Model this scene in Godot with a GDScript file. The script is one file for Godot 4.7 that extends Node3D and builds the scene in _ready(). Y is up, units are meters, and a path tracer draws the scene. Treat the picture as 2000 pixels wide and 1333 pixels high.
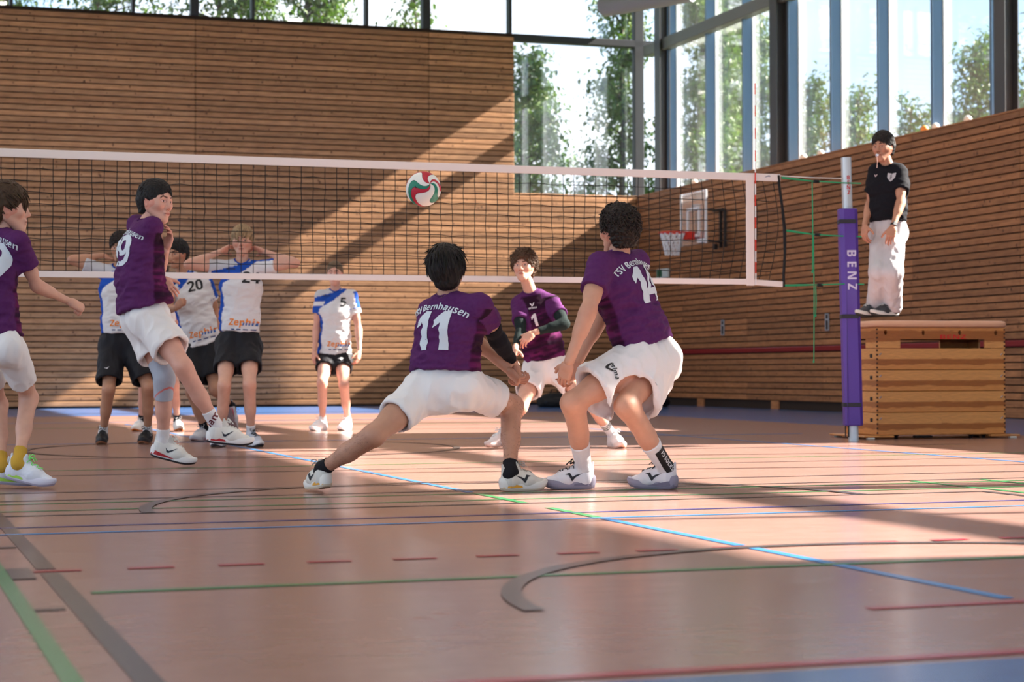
extends Node3D
# A volleyball rally in a timber-clad sports hall. x runs along the net, y is up, the back wall lies towards -z; metres.

const LEFT_WALL := -13.0
const RIGHT_WALL := 14.28
const BACK_WALL := -34.9
const FRONT_WALL := 9.6
const NET_Z := -15.6
const SILL := 4.06
const PANEL_TOP := 7.13
const CEILING := 8.15
const SUN_RUN := 1.48        # horizontal run of the sunlight for each metre it falls
const SUN_DRIFT := 0.18

var M := {}
var taken := {}
var cloth_noise := FastNoiseLite.new()
var fine_noise := FastNoiseLite.new()
var rng := RandomNumberGenerator.new()
var font_bold: SystemFont
var head_geo: Geo
var hand_geo := {}
var shoe_mesh := {}


func _ready() -> void:
	rng.seed = 11
	set_view()
	make_materials()
	build_floor()
	build_walls()
	build_windows()
	build_outdoors()
	build_net()
	build_post()
	build_vault_box()
	build_wall_things()
	build_ball()
	build_people()


func set_view() -> void:
	var cam := Camera3D.new()
	cam.name = "camera"
	add_child(cam)
	var lens := CameraAttributesPhysical.new()
	lens.frustum_focal_length = 67.72
	lens.frustum_focus_distance = 10.6
	lens.exposure_aperture = 4.0
	cam.attributes = lens
	cam.fov = 20.1
	cam.near = 0.05
	cam.far = 400.0
	var fwd := Vector3(0.317894724, 0.015789343, -0.947994527)
	var up := Vector3(-0.002522631, 0.999871872, 0.015807464)
	cam.transform = Transform3D(Basis(fwd.cross(up).normalized(), up, -fwd), Vector3(0, 0.64, 0))
	cam.current = true
	var sun := DirectionalLight3D.new()
	sun.name = "sun"
	add_child(sun)
	sun.look_at_from_position(Vector3.ZERO, Vector3(-SUN_RUN, -1.0, -SUN_DRIFT), Vector3.UP)
	sun.light_color = Color(1.0, 0.965, 0.915)
	sun.light_energy = 8.6
	sun.light_angular_distance = 0.55
	sun.shadow_enabled = true
	var env := Environment.new()
	env.background_mode = Environment.BG_SKY
	env.sky = Sky.new()
	var pan := PanoramaSkyMaterial.new()
	pan.panorama = ImageTexture.create_from_image(sky_image())
	env.sky.sky_material = pan
	env.background_energy_multiplier = 1.5
	env.tonemap_mode = Environment.TONE_MAPPER_LINEAR
	env.tonemap_exposure = 1.5
	env.sdfgi_enabled = true
	env.ssao_enabled = true
	env.ssil_enabled = true
	var we := WorldEnvironment.new()
	we.name = "world"
	we.environment = env
	add_child(we)


func sky_image() -> Image:
	var w := 512
	var h := 256
	var im := Image.create(w, h, false, Image.FORMAT_RGBF)
	var n := FastNoiseLite.new()
	n.seed = 5
	n.frequency = 1.3
	n.fractal_octaves = 5
	var to_sun := Vector3(SUN_RUN, 1.0, SUN_DRIFT).normalized()
	for j in h:
		var el := (0.5 - (j + 0.5) / h) * PI
		for i in w:
			var az := ((i + 0.5) / w - 0.5) * TAU
			var d := Vector3(sin(az) * cos(el), sin(el), -cos(az) * cos(el))
			var c := Color(0.24, 0.46, 0.82).lerp(Color(0.50, 0.70, 0.95), pow(1.0 - clampf(d.y, 0.0, 1.0), 3.0))
			var cloud := smoothstep(-0.10, 0.30, n.get_noise_3d(d.x * 1.1, d.y * 2.4, d.z * 1.1))
			c = c.lerp(Color(1.0, 1.03, 1.08), cloud * 0.85)
			var glow := pow(maxf(d.dot(to_sun), 0.0), 6.0)
			c = c * (1.0 + 0.8 * glow)
			if d.y < 0.0:
				c = Color(0.30, 0.32, 0.26)
			im.set_pixel(i, j, c)
	return im


# ---------------------------------------------------------------- helpers

func numbered(called: String) -> String:
	if not taken.has(called):
		taken[called] = 0
		return called
	taken[called] += 1
	return "%s_%03d" % [called, taken[called]]


func thing(called: String, label: String, category: String, where: Vector3, group := "") -> Node3D:
	var o := Node3D.new()
	o.name = numbered(called)
	add_child(o)
	o.position = where
	tag(o, label, category, group)
	return o


func tag(o: Node, label: String, category: String, group := "") -> void:
	o.set_meta("label", label)
	o.set_meta("category", category)
	if group != "":
		o.set_meta("group", group)


func obj(called: String, mesh: Mesh, material: Material, parent: Node, where := Transform3D()) -> MeshInstance3D:
	var o := MeshInstance3D.new()
	o.name = numbered(called) if parent == self else called
	o.mesh = mesh
	o.material_override = material
	o.transform = where
	parent.add_child(o, true)
	return o


func structure(called: String, mesh: Mesh, material: Material, where := Transform3D()) -> MeshInstance3D:
	var o := obj(called, mesh, material, self, where)
	o.set_meta("kind", "structure")
	return o


func shift(v: Vector3) -> Transform3D:
	return Transform3D(Basis(), v)


func frame(x: Vector3, y: Vector3, o: Vector3) -> Transform3D:
	x = x.normalized()
	var z := x.cross(y).normalized()
	return Transform3D(Basis(x, z.cross(x), z), o)


# Triangles collected with normals and colours, then made into a mesh.
class Geo:
	var v := PackedVector3Array()
	var n := PackedVector3Array()
	var c := PackedColorArray()
	var uv := PackedVector2Array()
	var idx := PackedInt32Array()

	func vert(p: Vector3, nn := Vector3.UP, cc := Color.WHITE) -> int:
		v.append(p)
		n.append(nn)
		c.append(cc)
		return v.size() - 1

	func tri(a: Vector3, b: Vector3, d: Vector3, outward: Vector3, cc := Color.WHITE) -> void:
		var nn := (b - a).cross(d - a).normalized()
		if nn.dot(outward) < 0.0:
			var t := b
			b = d
			d = t
			nn = -nn
		var i := vert(a, nn, cc)
		vert(d, nn, cc)
		vert(b, nn, cc)
		idx.append(i)
		idx.append(i + 1)
		idx.append(i + 2)

	func quad(a: Vector3, b: Vector3, d: Vector3, e: Vector3, outward: Vector3, cc := Color.WHITE) -> void:
		tri(a, b, d, outward, cc)
		tri(a, d, e, outward, cc)

	# a box with chamfered edges, in a frame
	func box(size: Vector3, t := Transform3D(), ch := 0.0, cc := Color.WHITE) -> void:
		var h := size * 0.5
		if ch <= 0.0:
			for ax in 3:
				for s in [-1.0, 1.0]:
					var u := Vector3.ZERO
					u[ax] = h[ax] * s
					var p := Vector3.ZERO
					p[(ax + 1) % 3] = h[(ax + 1) % 3]
					var q := Vector3.ZERO
					q[(ax + 2) % 3] = h[(ax + 2) % 3]
					quad(t * (u - p - q), t * (u + p - q), t * (u + p + q), t * (u - p + q), t.basis * u, cc)
			return
		ch = minf(ch, minf(h.x, minf(h.y, h.z)) * 0.95)
		var k := h - Vector3(ch, ch, ch)
		for ax in 3:
			var b := (ax + 1) % 3
			var d := (ax + 2) % 3
			for s in [-1.0, 1.0]:
				var u := Vector3.ZERO
				u[ax] = h[ax] * s
				var p := Vector3.ZERO
				p[b] = k[b]
				var q := Vector3.ZERO
				q[d] = k[d]
				quad(t * (u - p - q), t * (u + p - q), t * (u + p + q), t * (u - p + q), t.basis * u, cc)
				# the chamfer between the faces ax and b
				for s2 in [-1.0, 1.0]:
					var a0 := Vector3.ZERO
					a0[ax] = h[ax] * s
					a0[b] = k[b] * s2
					var a1 := Vector3.ZERO
					a1[ax] = k[ax] * s
					a1[b] = h[b] * s2
					quad(t * (a0 - q), t * (a0 + q), t * (a1 + q), t * (a1 - q), t.basis * (a0 + a1), cc)
		for sx in [-1.0, 1.0]:
			for sy in [-1.0, 1.0]:
				for sz in [-1.0, 1.0]:
					var g := Vector3(sx, sy, sz)
					tri(t * Vector3(h.x * sx, k.y * sy, k.z * sz), t * Vector3(k.x * sx, h.y * sy, k.z * sz), t * Vector3(k.x * sx, k.y * sy, h.z * sz), t.basis * g, cc)

	# a tube along a polyline, with a radius at each point
	func tube(pts: PackedVector3Array, radii: PackedFloat32Array, sides := 6, caps := true, cc := Color.WHITE, flat := 1.0) -> void:
		var m := pts.size()
		var side := Vector3.ZERO
		var first := v.size()
		for i in m:
			var dir := (pts[mini(i + 1, m - 1)] - pts[maxi(i - 1, 0)]).normalized()
			if side == Vector3.ZERO:
				side = dir.cross(Vector3.UP if absf(dir.y) < 0.9 else Vector3.RIGHT).normalized()
			side = (side - dir * side.dot(dir)).normalized()
			var up := side.cross(dir)
			for s in sides:
				var a := TAU * s / sides
				var o := side * cos(a) + up * sin(a) * flat
				vert(pts[i] + o * radii[i], (side * cos(a) * flat + up * sin(a)).normalized(), cc)
		for i in m - 1:
			for s in sides:
				var a := first + i * sides + s
				var b := first + i * sides + (s + 1) % sides
				idx.append_array(PackedInt32Array([a, b, a + sides, b, b + sides, a + sides]))
		if caps:
			for e in [0, m - 1]:
				var dir := (pts[1] - pts[0]) * -1.0 if e == 0 else pts[m - 1] - pts[m - 2]
				var base: int = first + e * sides
				for s in range(1, sides - 1):
					tri(v[base], v[base + s], v[base + s + 1], dir, cc)

	func rod(a: Vector3, b: Vector3, r: float, sides := 8, r2 := -1.0, cc := Color.WHITE) -> void:
		tube(PackedVector3Array([a, b]), PackedFloat32Array([r, r if r2 < 0.0 else r2]), sides, true, cc)

	# rings of points joined to a skin; every ring has the same number of points
	func skin(rings: Array, closed := true, cap_first := true, cap_last := true, cc := Color.WHITE) -> void:
		var k: int = rings[0].size()
		var first := v.size()
		for r in rings:
			for p in r:
				vert(p, Vector3.ZERO, cc)
		var mid := Vector3.ZERO
		for r in rings:
			for p in r:
				mid += p
		mid /= float(k * rings.size())
		var from := idx.size()
		for i in rings.size() - 1:
			for s in (k if closed else k - 1):
				var a := first + i * k + s
				var b := first + i * k + (s + 1) % k
				idx.append_array(PackedInt32Array([a, b, a + k, b, b + k, a + k]))
		# turn the skin outwards
		var vol := 0.0
		for t in range(from, idx.size(), 3):
			vol += (v[idx[t]] - mid).dot((v[idx[t + 1]] - mid).cross(v[idx[t + 2]] - mid))
		if vol > 0.0:
			for t in range(from, idx.size(), 3):
				var q := idx[t + 1]
				idx[t + 1] = idx[t + 2]
				idx[t + 2] = q
		for t in range(from, idx.size(), 3):
			var nn := -(v[idx[t + 1]] - v[idx[t]]).cross(v[idx[t + 2]] - v[idx[t]])
			for q in 3:
				n[idx[t + q]] += nn
		for i in range(first, v.size()):
			n[i] = n[i].normalized()
		for e in [[cap_first, 0], [cap_last, rings.size() - 1]]:
			if e[0]:
				var r: PackedVector3Array = rings[e[1]]
				var other: PackedVector3Array = rings[1 if e[1] == 0 else rings.size() - 2]
				var cm := Vector3.ZERO
				var om := Vector3.ZERO
				for p in r:
					cm += p / float(k)
				for p in other:
					om += p / float(k)
				for s in k:
					tri(cm, r[s], r[(s + 1) % k], cm - om, cc)

	func ball(centre: Vector3, r: Vector3, cc := Color.WHITE, rows := 10, cols := 14, basis := Basis()) -> void:
		var rings := []
		for j in rows + 1:
			var th := lerpf(0.02, PI - 0.02, float(j) / rows)
			var ring := PackedVector3Array()
			for i in cols:
				var ph := TAU * i / cols
				ring.append(centre + basis * (Vector3(sin(th) * cos(ph), cos(th), sin(th) * sin(ph)) * r))
			rings.append(ring)
		skin(rings, true, true, true, cc)

	func add(o: Geo, t: Transform3D, tint := Color.WHITE) -> void:
		var first := v.size()
		var mirrored := t.basis.determinant() < 0.0
		var nb := t.basis.inverse().transposed()
		for i in o.v.size():
			v.append(t * o.v[i])
			n.append((nb * o.n[i]).normalized())
			c.append(o.c[i] * tint)
		for i in range(0, o.idx.size(), 3):
			idx.append(first + o.idx[i])
			idx.append(first + o.idx[i + (2 if mirrored else 1)])
			idx.append(first + o.idx[i + (1 if mirrored else 2)])

	func mesh() -> ArrayMesh:
		var a := []
		a.resize(Mesh.ARRAY_MAX)
		a[Mesh.ARRAY_VERTEX] = v
		a[Mesh.ARRAY_NORMAL] = n
		a[Mesh.ARRAY_COLOR] = c
		if uv.size() == v.size():
			a[Mesh.ARRAY_TEX_UV] = uv
		a[Mesh.ARRAY_INDEX] = idx
		var m := ArrayMesh.new()
		m.add_surface_from_arrays(Mesh.PRIMITIVE_TRIANGLES, a)
		return m


func block(size: Vector3, ch := 0.0, at := Vector3.ZERO) -> ArrayMesh:
	var g := Geo.new()
	g.box(size, Transform3D(Basis(), at), ch)
	return g.mesh()


# Smoothly joined tapered capsules and elliptical cones, meshed as surface nets.
class Sdf:
	var a := PackedVector3Array()
	var ab := PackedVector3Array()
	var il := PackedFloat32Array()
	var r0 := PackedFloat32Array()
	var r1 := PackedFloat32Array()
	var flat := PackedByteArray()
	var lat := PackedVector3Array()
	var dep := PackedVector3Array()
	var h0 := PackedFloat32Array()
	var h1 := PackedFloat32Array()
	var kk := PackedFloat32Array()
	var cut := PackedByteArray()
	var clip := PackedByteArray()
	var cn := PackedVector3Array()
	var cd := PackedFloat32Array()
	var bc := PackedVector3Array()
	var br := PackedFloat32Array()
	var grow := 0.0

	func put(p: Vector3, q: Vector3, w0: float, w1: float, k: float) -> int:
		a.append(p)
		ab.append(q - p)
		var l := (q - p).length_squared()
		il.append(1.0 / l if l > 1e-9 else 0.0)
		r0.append(w0)
		r1.append(w1)
		flat.append(0)
		lat.append(Vector3.ZERO)
		dep.append(Vector3.ZERO)
		h0.append(0.0)
		h1.append(0.0)
		kk.append(k)
		cut.append(0)
		clip.append(0)
		cn.append(Vector3.ZERO)
		cd.append(0.0)
		bc.append((p + q) * 0.5)
		br.append(sqrt(l) * 0.5 + maxf(w0, w1) + 0.002)
		return a.size() - 1

	func cap(p: Vector3, q: Vector3, w0: float, w1: float, k := 0.03) -> int:
		return put(p, q, w0, w1, k)

	func ell(p: Vector3, q: Vector3, side: Vector3, w0: float, d0: float, w1: float, d1: float, k := 0.03, deep := Vector3.ZERO) -> int:
		var i := put(p, q, w0, w1, k)
		flat[i] = 1
		var axis := (q - p).normalized()
		if deep == Vector3.ZERO:
			side = (side - axis * side.dot(axis)).normalized()
			deep = axis.cross(side).normalized()
		lat[i] = side
		dep[i] = deep
		h0[i] = d0
		h1[i] = d1
		br[i] = (q - p).length() * 0.5 + maxf(maxf(w0, w1), maxf(d0, d1)) + 0.002
		return i

	func remove(i: int) -> void:
		cut[i] = 1

	func stop(i: int, normal: Vector3, point: Vector3) -> void:
		clip[i] = 1
		cn[i] = normal
		cd[i] = normal.dot(point)

	func every() -> PackedInt32Array:
		return PackedInt32Array(range(a.size()))

	func ev(p: Vector3, ids: PackedInt32Array) -> float:
		var d := 1e3
		for i in ids:
			var q := p - a[i]
			var t := clampf(q.dot(ab[i]) * il[i], 0.0, 1.0)
			q -= ab[i] * t
			var e: float
			if flat[i] == 0:
				e = q.length() - lerpf(r0[i], r1[i], t)
			else:
				var w := lerpf(r0[i], r1[i], t)
				var h := lerpf(h0[i], h1[i], t)
				var x := q.dot(lat[i])
				var z := q.dot(dep[i])
				var y2 := maxf(q.length_squared() - x * x - z * z, 0.0)
				e = (sqrt(x * x / (w * w) + (z * z + y2) / (h * h)) - 1.0) * minf(w, h)
			if clip[i] == 1:
				e = maxf(e, cn[i].dot(p) - cd[i])
			var k := kk[i]
			if cut[i] == 1:
				e = -e
				var g := maxf(k - absf(d - e), 0.0) / k
				d = maxf(d, e) + g * g * k * 0.25
			else:
				var g := maxf(k - absf(d - e), 0.0) / k
				d = minf(d, e) - g * g * k * 0.25
		return d - grow

	# planes: what lies on their outer side is cut away. holes: [point, outward normal, radius] of openings whose lids are left out.
	func net(geo: Geo, cell: float, planes: Array, holes: Array, colour: Callable, bump = null) -> void:
		var lo := Vector3(1e9, 1e9, 1e9)
		var hi := -lo
		for i in a.size():
			if cut[i] == 0:
				lo = lo.min(bc[i] - Vector3.ONE * br[i])
				hi = hi.max(bc[i] + Vector3.ONE * br[i])
		lo -= Vector3.ONE * (cell * 2.0 + grow)
		hi += Vector3.ONE * (cell * 2.0 + grow)
		var B := 8
		var S := B + 1
		var nb := ((hi - lo) / (cell * B)).ceil()
		var half := cell * B * 0.8661
		var where := {}
		var pos := PackedVector3Array()
		var quads := PackedInt32Array()
		var val := PackedFloat32Array()
		val.resize(S * S * S)
		var np := planes.size()
		for bx in int(nb.x):
			for by in int(nb.y):
				for bz in int(nb.z):
					var o := lo + Vector3(bx, by, bz) * (cell * B)
					var mid := o + Vector3.ONE * (cell * B * 0.5)
					var ids := PackedInt32Array()
					var any := false
					for i in a.size():
						if mid.distance_to(bc[i]) - br[i] < half + kk[i] * 2.4 + grow:
							ids.append(i)
							any = any or cut[i] == 0
					if not any:
						continue
					var f := ev(mid, ids)
					for pl in planes:
						f = maxf(f, pl.distance_to(mid))
					if absf(f) > half * 1.25 + 0.015:
						continue
					var m := 0
					for z in S:
						for y in S:
							for x in S:
								var p := o + Vector3(x, y, z) * cell
								var g := ev(p, ids)
								for pl in planes:
									g = maxf(g, pl.distance_to(p))
								val[m] = g
								m += 1
					var gx := bx * B
					var gy := by * B
					var gz := bz * B
					for z in B:
						for y in B:
							for x in B:
								var b := x + y * S + z * S * S
								var c0 := val[b]
								var c1 := val[b + 1]
								var c2 := val[b + S]
								var c3 := val[b + S + 1]
								var c4 := val[b + S * S]
								var c5 := val[b + S * S + 1]
								var c6 := val[b + S * S + S]
								var c7 := val[b + S * S + S + 1]
								var inside := int(c0 < 0.0) + int(c1 < 0.0) + int(c2 < 0.0) + int(c3 < 0.0) + int(c4 < 0.0) + int(c5 < 0.0) + int(c6 < 0.0) + int(c7 < 0.0)
								if inside == 0 or inside == 8:
									continue
								var sum := Vector3.ZERO
								var cnt := 0
								if (c0 < 0.0) != (c1 < 0.0):
									sum += Vector3(c0 / (c0 - c1), 0, 0)
									cnt += 1
								if (c2 < 0.0) != (c3 < 0.0):
									sum += Vector3(c2 / (c2 - c3), 1, 0)
									cnt += 1
								if (c4 < 0.0) != (c5 < 0.0):
									sum += Vector3(c4 / (c4 - c5), 0, 1)
									cnt += 1
								if (c6 < 0.0) != (c7 < 0.0):
									sum += Vector3(c6 / (c6 - c7), 1, 1)
									cnt += 1
								if (c0 < 0.0) != (c2 < 0.0):
									sum += Vector3(0, c0 / (c0 - c2), 0)
									cnt += 1
								if (c1 < 0.0) != (c3 < 0.0):
									sum += Vector3(1, c1 / (c1 - c3), 0)
									cnt += 1
								if (c4 < 0.0) != (c6 < 0.0):
									sum += Vector3(0, c4 / (c4 - c6), 1)
									cnt += 1
								if (c5 < 0.0) != (c7 < 0.0):
									sum += Vector3(1, c5 / (c5 - c7), 1)
									cnt += 1
								if (c0 < 0.0) != (c4 < 0.0):
									sum += Vector3(0, 0, c0 / (c0 - c4))
									cnt += 1
								if (c1 < 0.0) != (c5 < 0.0):
									sum += Vector3(1, 0, c1 / (c1 - c5))
									cnt += 1
								if (c2 < 0.0) != (c6 < 0.0):
									sum += Vector3(0, 1, c2 / (c2 - c6))
									cnt += 1
								if (c3 < 0.0) != (c7 < 0.0):
									sum += Vector3(1, 1, c3 / (c3 - c7))
									cnt += 1
								where[(gx + x) | (gy + y) << 12 | (gz + z) << 24] = pos.size()
								pos.append(o + (Vector3(x, y, z) + sum / float(cnt)) * cell)
								var s0 := c0 < 0.0
								if s0 != (c1 < 0.0):
									quads.append_array(PackedInt32Array([gx + x, gy + y, gz + z, 0 if s0 else 3]))
								if s0 != (c2 < 0.0):
									quads.append_array(PackedInt32Array([gx + x, gy + y, gz + z, 1 if s0 else 4]))
								if s0 != (c4 < 0.0):
									quads.append_array(PackedInt32Array([gx + x, gy + y, gz + z, 2 if s0 else 5]))
		var faces := PackedInt32Array()
		var rim := {}
		var nor := PackedVector3Array()
		nor.resize(pos.size())
		for t in range(0, quads.size(), 4):
			var g := Vector3i(quads[t], quads[t + 1], quads[t + 2])
			var ax := quads[t + 3] % 3
			var u := Vector3i.ZERO
			u[(ax + 1) % 3] = 1
			var w := Vector3i.ZERO
			w[(ax + 2) % 3] = 1
			var q := [g - u - w, g - w, g, g - u]
			var ix := PackedInt32Array()
			for e in q:
				var key: int = e.x | e.y << 12 | e.z << 24
				if e.x < 0 or e.y < 0 or e.z < 0 or not where.has(key):
					break
				ix.append(where[key])
			if ix.size() < 4:
				continue
			var out := Vector3.ZERO
			out[ax] = 1.0 if quads[t + 3] < 3 else -1.0
			var fn := (pos[ix[1]] - pos[ix[0]]).cross(pos[ix[2]] - pos[ix[0]]) + (pos[ix[2]] - pos[ix[0]]).cross(pos[ix[3]] - pos[ix[0]])
			var flip := fn.dot(out) > 0.0
			if not flip:
				fn = -fn
			var lid := false
			if holes.size() > 0:
				var mid := (pos[ix[0]] + pos[ix[1]] + pos[ix[2]] + pos[ix[3]]) * 0.25
				var un := fn.normalized()
				for hole in holes:
					var d: Vector3 = mid - hole[0]
					if absf(d.dot(hole[1])) < cell * 0.5 and d.length() < hole[2] and un.dot(hole[1]) > 0.85:
						lid = true
						for e in ix:
							rim[e] = hole
						break
			if lid:
				continue
			for e in ix:
				nor[e] += fn
			if flip:
				faces.append_array(PackedInt32Array([ix[0], ix[2], ix[1], ix[0], ix[3], ix[2]]))
			else:
				faces.append_array(PackedInt32Array([ix[0], ix[1], ix[2], ix[0], ix[2], ix[3]]))
		# the edge of an opening lies in its plane
		for e in rim:
			var hn: Vector3 = rim[e][1]
			pos[e] -= hn * (pos[e] - rim[e][0]).dot(hn)
		var first := geo.v.size()
		for i in pos.size():
			nor[i] = nor[i].normalized()
			geo.c.append(colour.call(pos[i], nor[i]))
		if bump != null:
			for i in pos.size():
				pos[i] += nor[i] * float(bump.call(pos[i], nor[i]))
			var again := PackedVector3Array()
			again.resize(pos.size())
			for t in range(0, faces.size(), 3):
				var fn := -(pos[faces[t + 1]] - pos[faces[t]]).cross(pos[faces[t + 2]] - pos[faces[t]])
				for q in 3:
					again[faces[t + q]] += fn
			for i in pos.size():
				nor[i] = again[i].normalized()
		geo.v.append_array(pos)
		geo.n.append_array(nor)
		for e in faces:
			geo.idx.append(first + e)


func one_colour(c: Color) -> Callable:
	return func(_p: Vector3, _n: Vector3) -> Color: return c


func lin(r: float, g: float, b: float) -> Color:
	return Color(r, g, b).srgb_to_linear()


# ---------------------------------------------------------------- lettering

func glyphs(text: String, height: float, font: Font) -> Geo:
	var t := TextMesh.new()
	t.text = text
	t.font = font
	t.font_size = 64
	t.pixel_size = height / 46.0
	t.depth = 0.0
	t.curve_step = 2.0
	var g := Geo.new()
	var arr := t.get_mesh_arrays()
	var p: PackedVector3Array = arr[Mesh.ARRAY_VERTEX]
	var nn: PackedVector3Array = arr[Mesh.ARRAY_NORMAL]
	var ix: PackedInt32Array = arr[Mesh.ARRAY_INDEX]
	for i in range(0, ix.size(), 3):
		if nn[ix[i]].z > 0.5:
			g.tri(p[ix[i]], p[ix[i + 1]], p[ix[i + 2]], Vector3.BACK)
	# centre it
	var lo := Vector3(1e9, 1e9, 0)
	var hi := -lo
	for q in g.v:
		lo = lo.min(q)
		hi = hi.max(q)
	var mid := (lo + hi) * 0.5
	for i in g.v.size():
		g.v[i] -= Vector3(mid.x, mid.y, 0)
	return g


func outline(points: Array, size := 1.0) -> Geo:
	var poly := PackedVector2Array()
	for q in points:
		poly.append(Vector2(q[0], q[1]) * size)
	var g := Geo.new()
	var ix := Geometry2D.triangulate_polygon(poly)
	for i in range(0, ix.size(), 3):
		g.tri(Vector3(poly[ix[i]].x, poly[ix[i]].y, 0), Vector3(poly[ix[i + 1]].x, poly[ix[i + 1]].y, 0), Vector3(poly[ix[i + 2]].x, poly[ix[i + 2]].y, 0), Vector3.BACK)
	return g


# lays flat lettering onto a cloth surface: x, y in the print's own axes, pressed along -out until it meets the surface
func press(g: Geo, s: Sdf, at: Transform3D, bump, limit: float, arc := 0.0, slant := 0.0, rise := 0.0025, paint = null) -> Geo:
	var o := Geo.new()
	var ids := s.every()
	var todo := []
	for i in range(0, g.idx.size(), 3):
		todo.append([g.v[g.idx[i]], g.v[g.idx[i + 1]], g.v[g.idx[i + 2]]])
	var done := {}
	while todo.size() > 0:
		var t: Array = todo.pop_back()
		var l0: float = t[0].distance_to(t[1])
		var l1: float = t[1].distance_to(t[2])
		var l2: float = t[2].distance_to(t[0])
		var most := maxf(l0, maxf(l1, l2))
		if most > limit:
			if l0 == most:
				var m: Vector3 = (t[0] + t[1]) * 0.5
				todo.append([t[0], m, t[2]])
				todo.append([m, t[1], t[2]])
			elif l1 == most:
				var m: Vector3 = (t[1] + t[2]) * 0.5
				todo.append([t[0], t[1], m])
				todo.append([t[0], m, t[2]])
			else:
				var m: Vector3 = (t[2] + t[0]) * 0.5
				todo.append([t[0], t[1], m])
				todo.append([m, t[1], t[2]])
			continue
		var put := []
		for e in t:
			var p: Vector3 = e
			if not done.has(p):
				var x := p.x + slant * p.y
				var y := p.y
				if arc != 0.0:
					var r := 1.0 / arc
					var ang := x * arc
					x = sin(ang) * (r + y)
					y = cos(ang) * (r + y) - r
				var w := at * Vector3(x, y, 0.22)
				var dir := -at.basis.z
				var gone := 0.0
				var d := s.ev(w, ids)
				while d > 0.0008 and gone < 0.45:
					w += dir * maxf(d * 0.7, 0.0006)
					gone += maxf(d * 0.7, 0.0006)
					d = s.ev(w, ids)
				var e1 := 0.004
				var nn := Vector3(s.ev(w + Vector3(e1, 0, 0), ids) - d, s.ev(w + Vector3(0, e1, 0), ids) - d, s.ev(w + Vector3(0, 0, e1), ids) - d).normalized()
				var lift := rise
				if bump != null:
					lift += float(bump.call(w, nn))
				done[p] = [w + nn * lift, nn, paint.call(p) if paint != null else Color.WHITE, gone < 0.44]
			put.append(done[p])
		if put[0][3] and put[1][3] and put[2][3]:
			var first := o.v.size()
			for e in put:
				o.vert(e[0], e[1], e[2])
			var fn: Vector3 = (put[1][0] - put[0][0]).cross(put[2][0] - put[0][0])
			if fn.dot(put[0][1]) > 0.0:
				o.idx.append_array(PackedInt32Array([first, first + 2, first + 1]))
			else:
				o.idx.append_array(PackedInt32Array([first, first + 1, first + 2]))
	return o


# ---------------------------------------------------------------- materials

func mat(c: Color, rough := 0.7, metal := 0.0) -> StandardMaterial3D:
	var m := StandardMaterial3D.new()
	m.albedo_color = c
	m.roughness = rough
	m.metallic = metal
	return m


func painted(rough := 0.7, rim := 0.0) -> StandardMaterial3D:
	var m := mat(Color.WHITE, rough)
	m.vertex_color_use_as_albedo = true
	if rim > 0.0:
		m.rim_enabled = true
		m.rim = rim
		m.rim_tint = 0.6
	return m


# planks of softwood seen from the front: long grain along u, dark knots
func wood_image(size: int, base: Color, contrast: float, knots: int, seed_: int) -> Image:
	var n := FastNoiseLite.new()
	n.seed = seed_
	n.frequency = 1.0
	n.fractal_octaves = 3
	var r := RandomNumberGenerator.new()
	r.seed = seed_
	var shade := PackedFloat32Array()
	shade.resize(size * size)
	for j in size:
		var v := float(j) / size
		for i in size:
			var a := TAU * i / size
			var cx := cos(a) * 0.42
			var cy := sin(a) * 0.42
			var g := n.get_noise_3d(cx * 1.6, cy * 1.6, v * 170.0) * 0.6 + n.get_noise_3d(cx * 5.0 + 9.0, cy * 5.0, v * 44.0) * 0.6
			shade[j * size + i] = 1.0 + contrast * g
	for k in knots:
		var kx := r.randi_range(0, size - 1)
		var ky := r.randi_range(0, size - 1)
		var rx := r.randf_range(0.7, 1.5) * size / 360.0
		var ry := rx * r.randf_range(0.9, 1.6)
		var deep := r.randf_range(0.25, 0.55)
		for dy in range(int(-ry * 3.0), int(ry * 3.0) + 1):
			for dx in range(int(-rx * 4.0), int(rx * 4.0) + 1):
				var q := sqrt(dx * dx / (rx * rx) + dy * dy / (ry * ry))
				var at := posmod(ky + dy, size) * size + posmod(kx + dx, size)
				shade[at] *= 1.0 - deep * (1.0 - smoothstep(0.5, 1.6, q))
	var bytes := PackedByteArray()
	bytes.resize(size * size * 3)
	for i in size * size:
		var s := shade[i]
		bytes[i * 3] = clampi(int(base.r8 * s), 0, 255)
		bytes[i * 3 + 1] = clampi(int(base.g8 * pow(s, 1.15)), 0, 255)
		bytes[i * 3 + 2] = clampi(int(base.b8 * pow(s, 1.3)), 0, 255)
	return Image.create_from_data(size, size, false, Image.FORMAT_RGB8, bytes)


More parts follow.
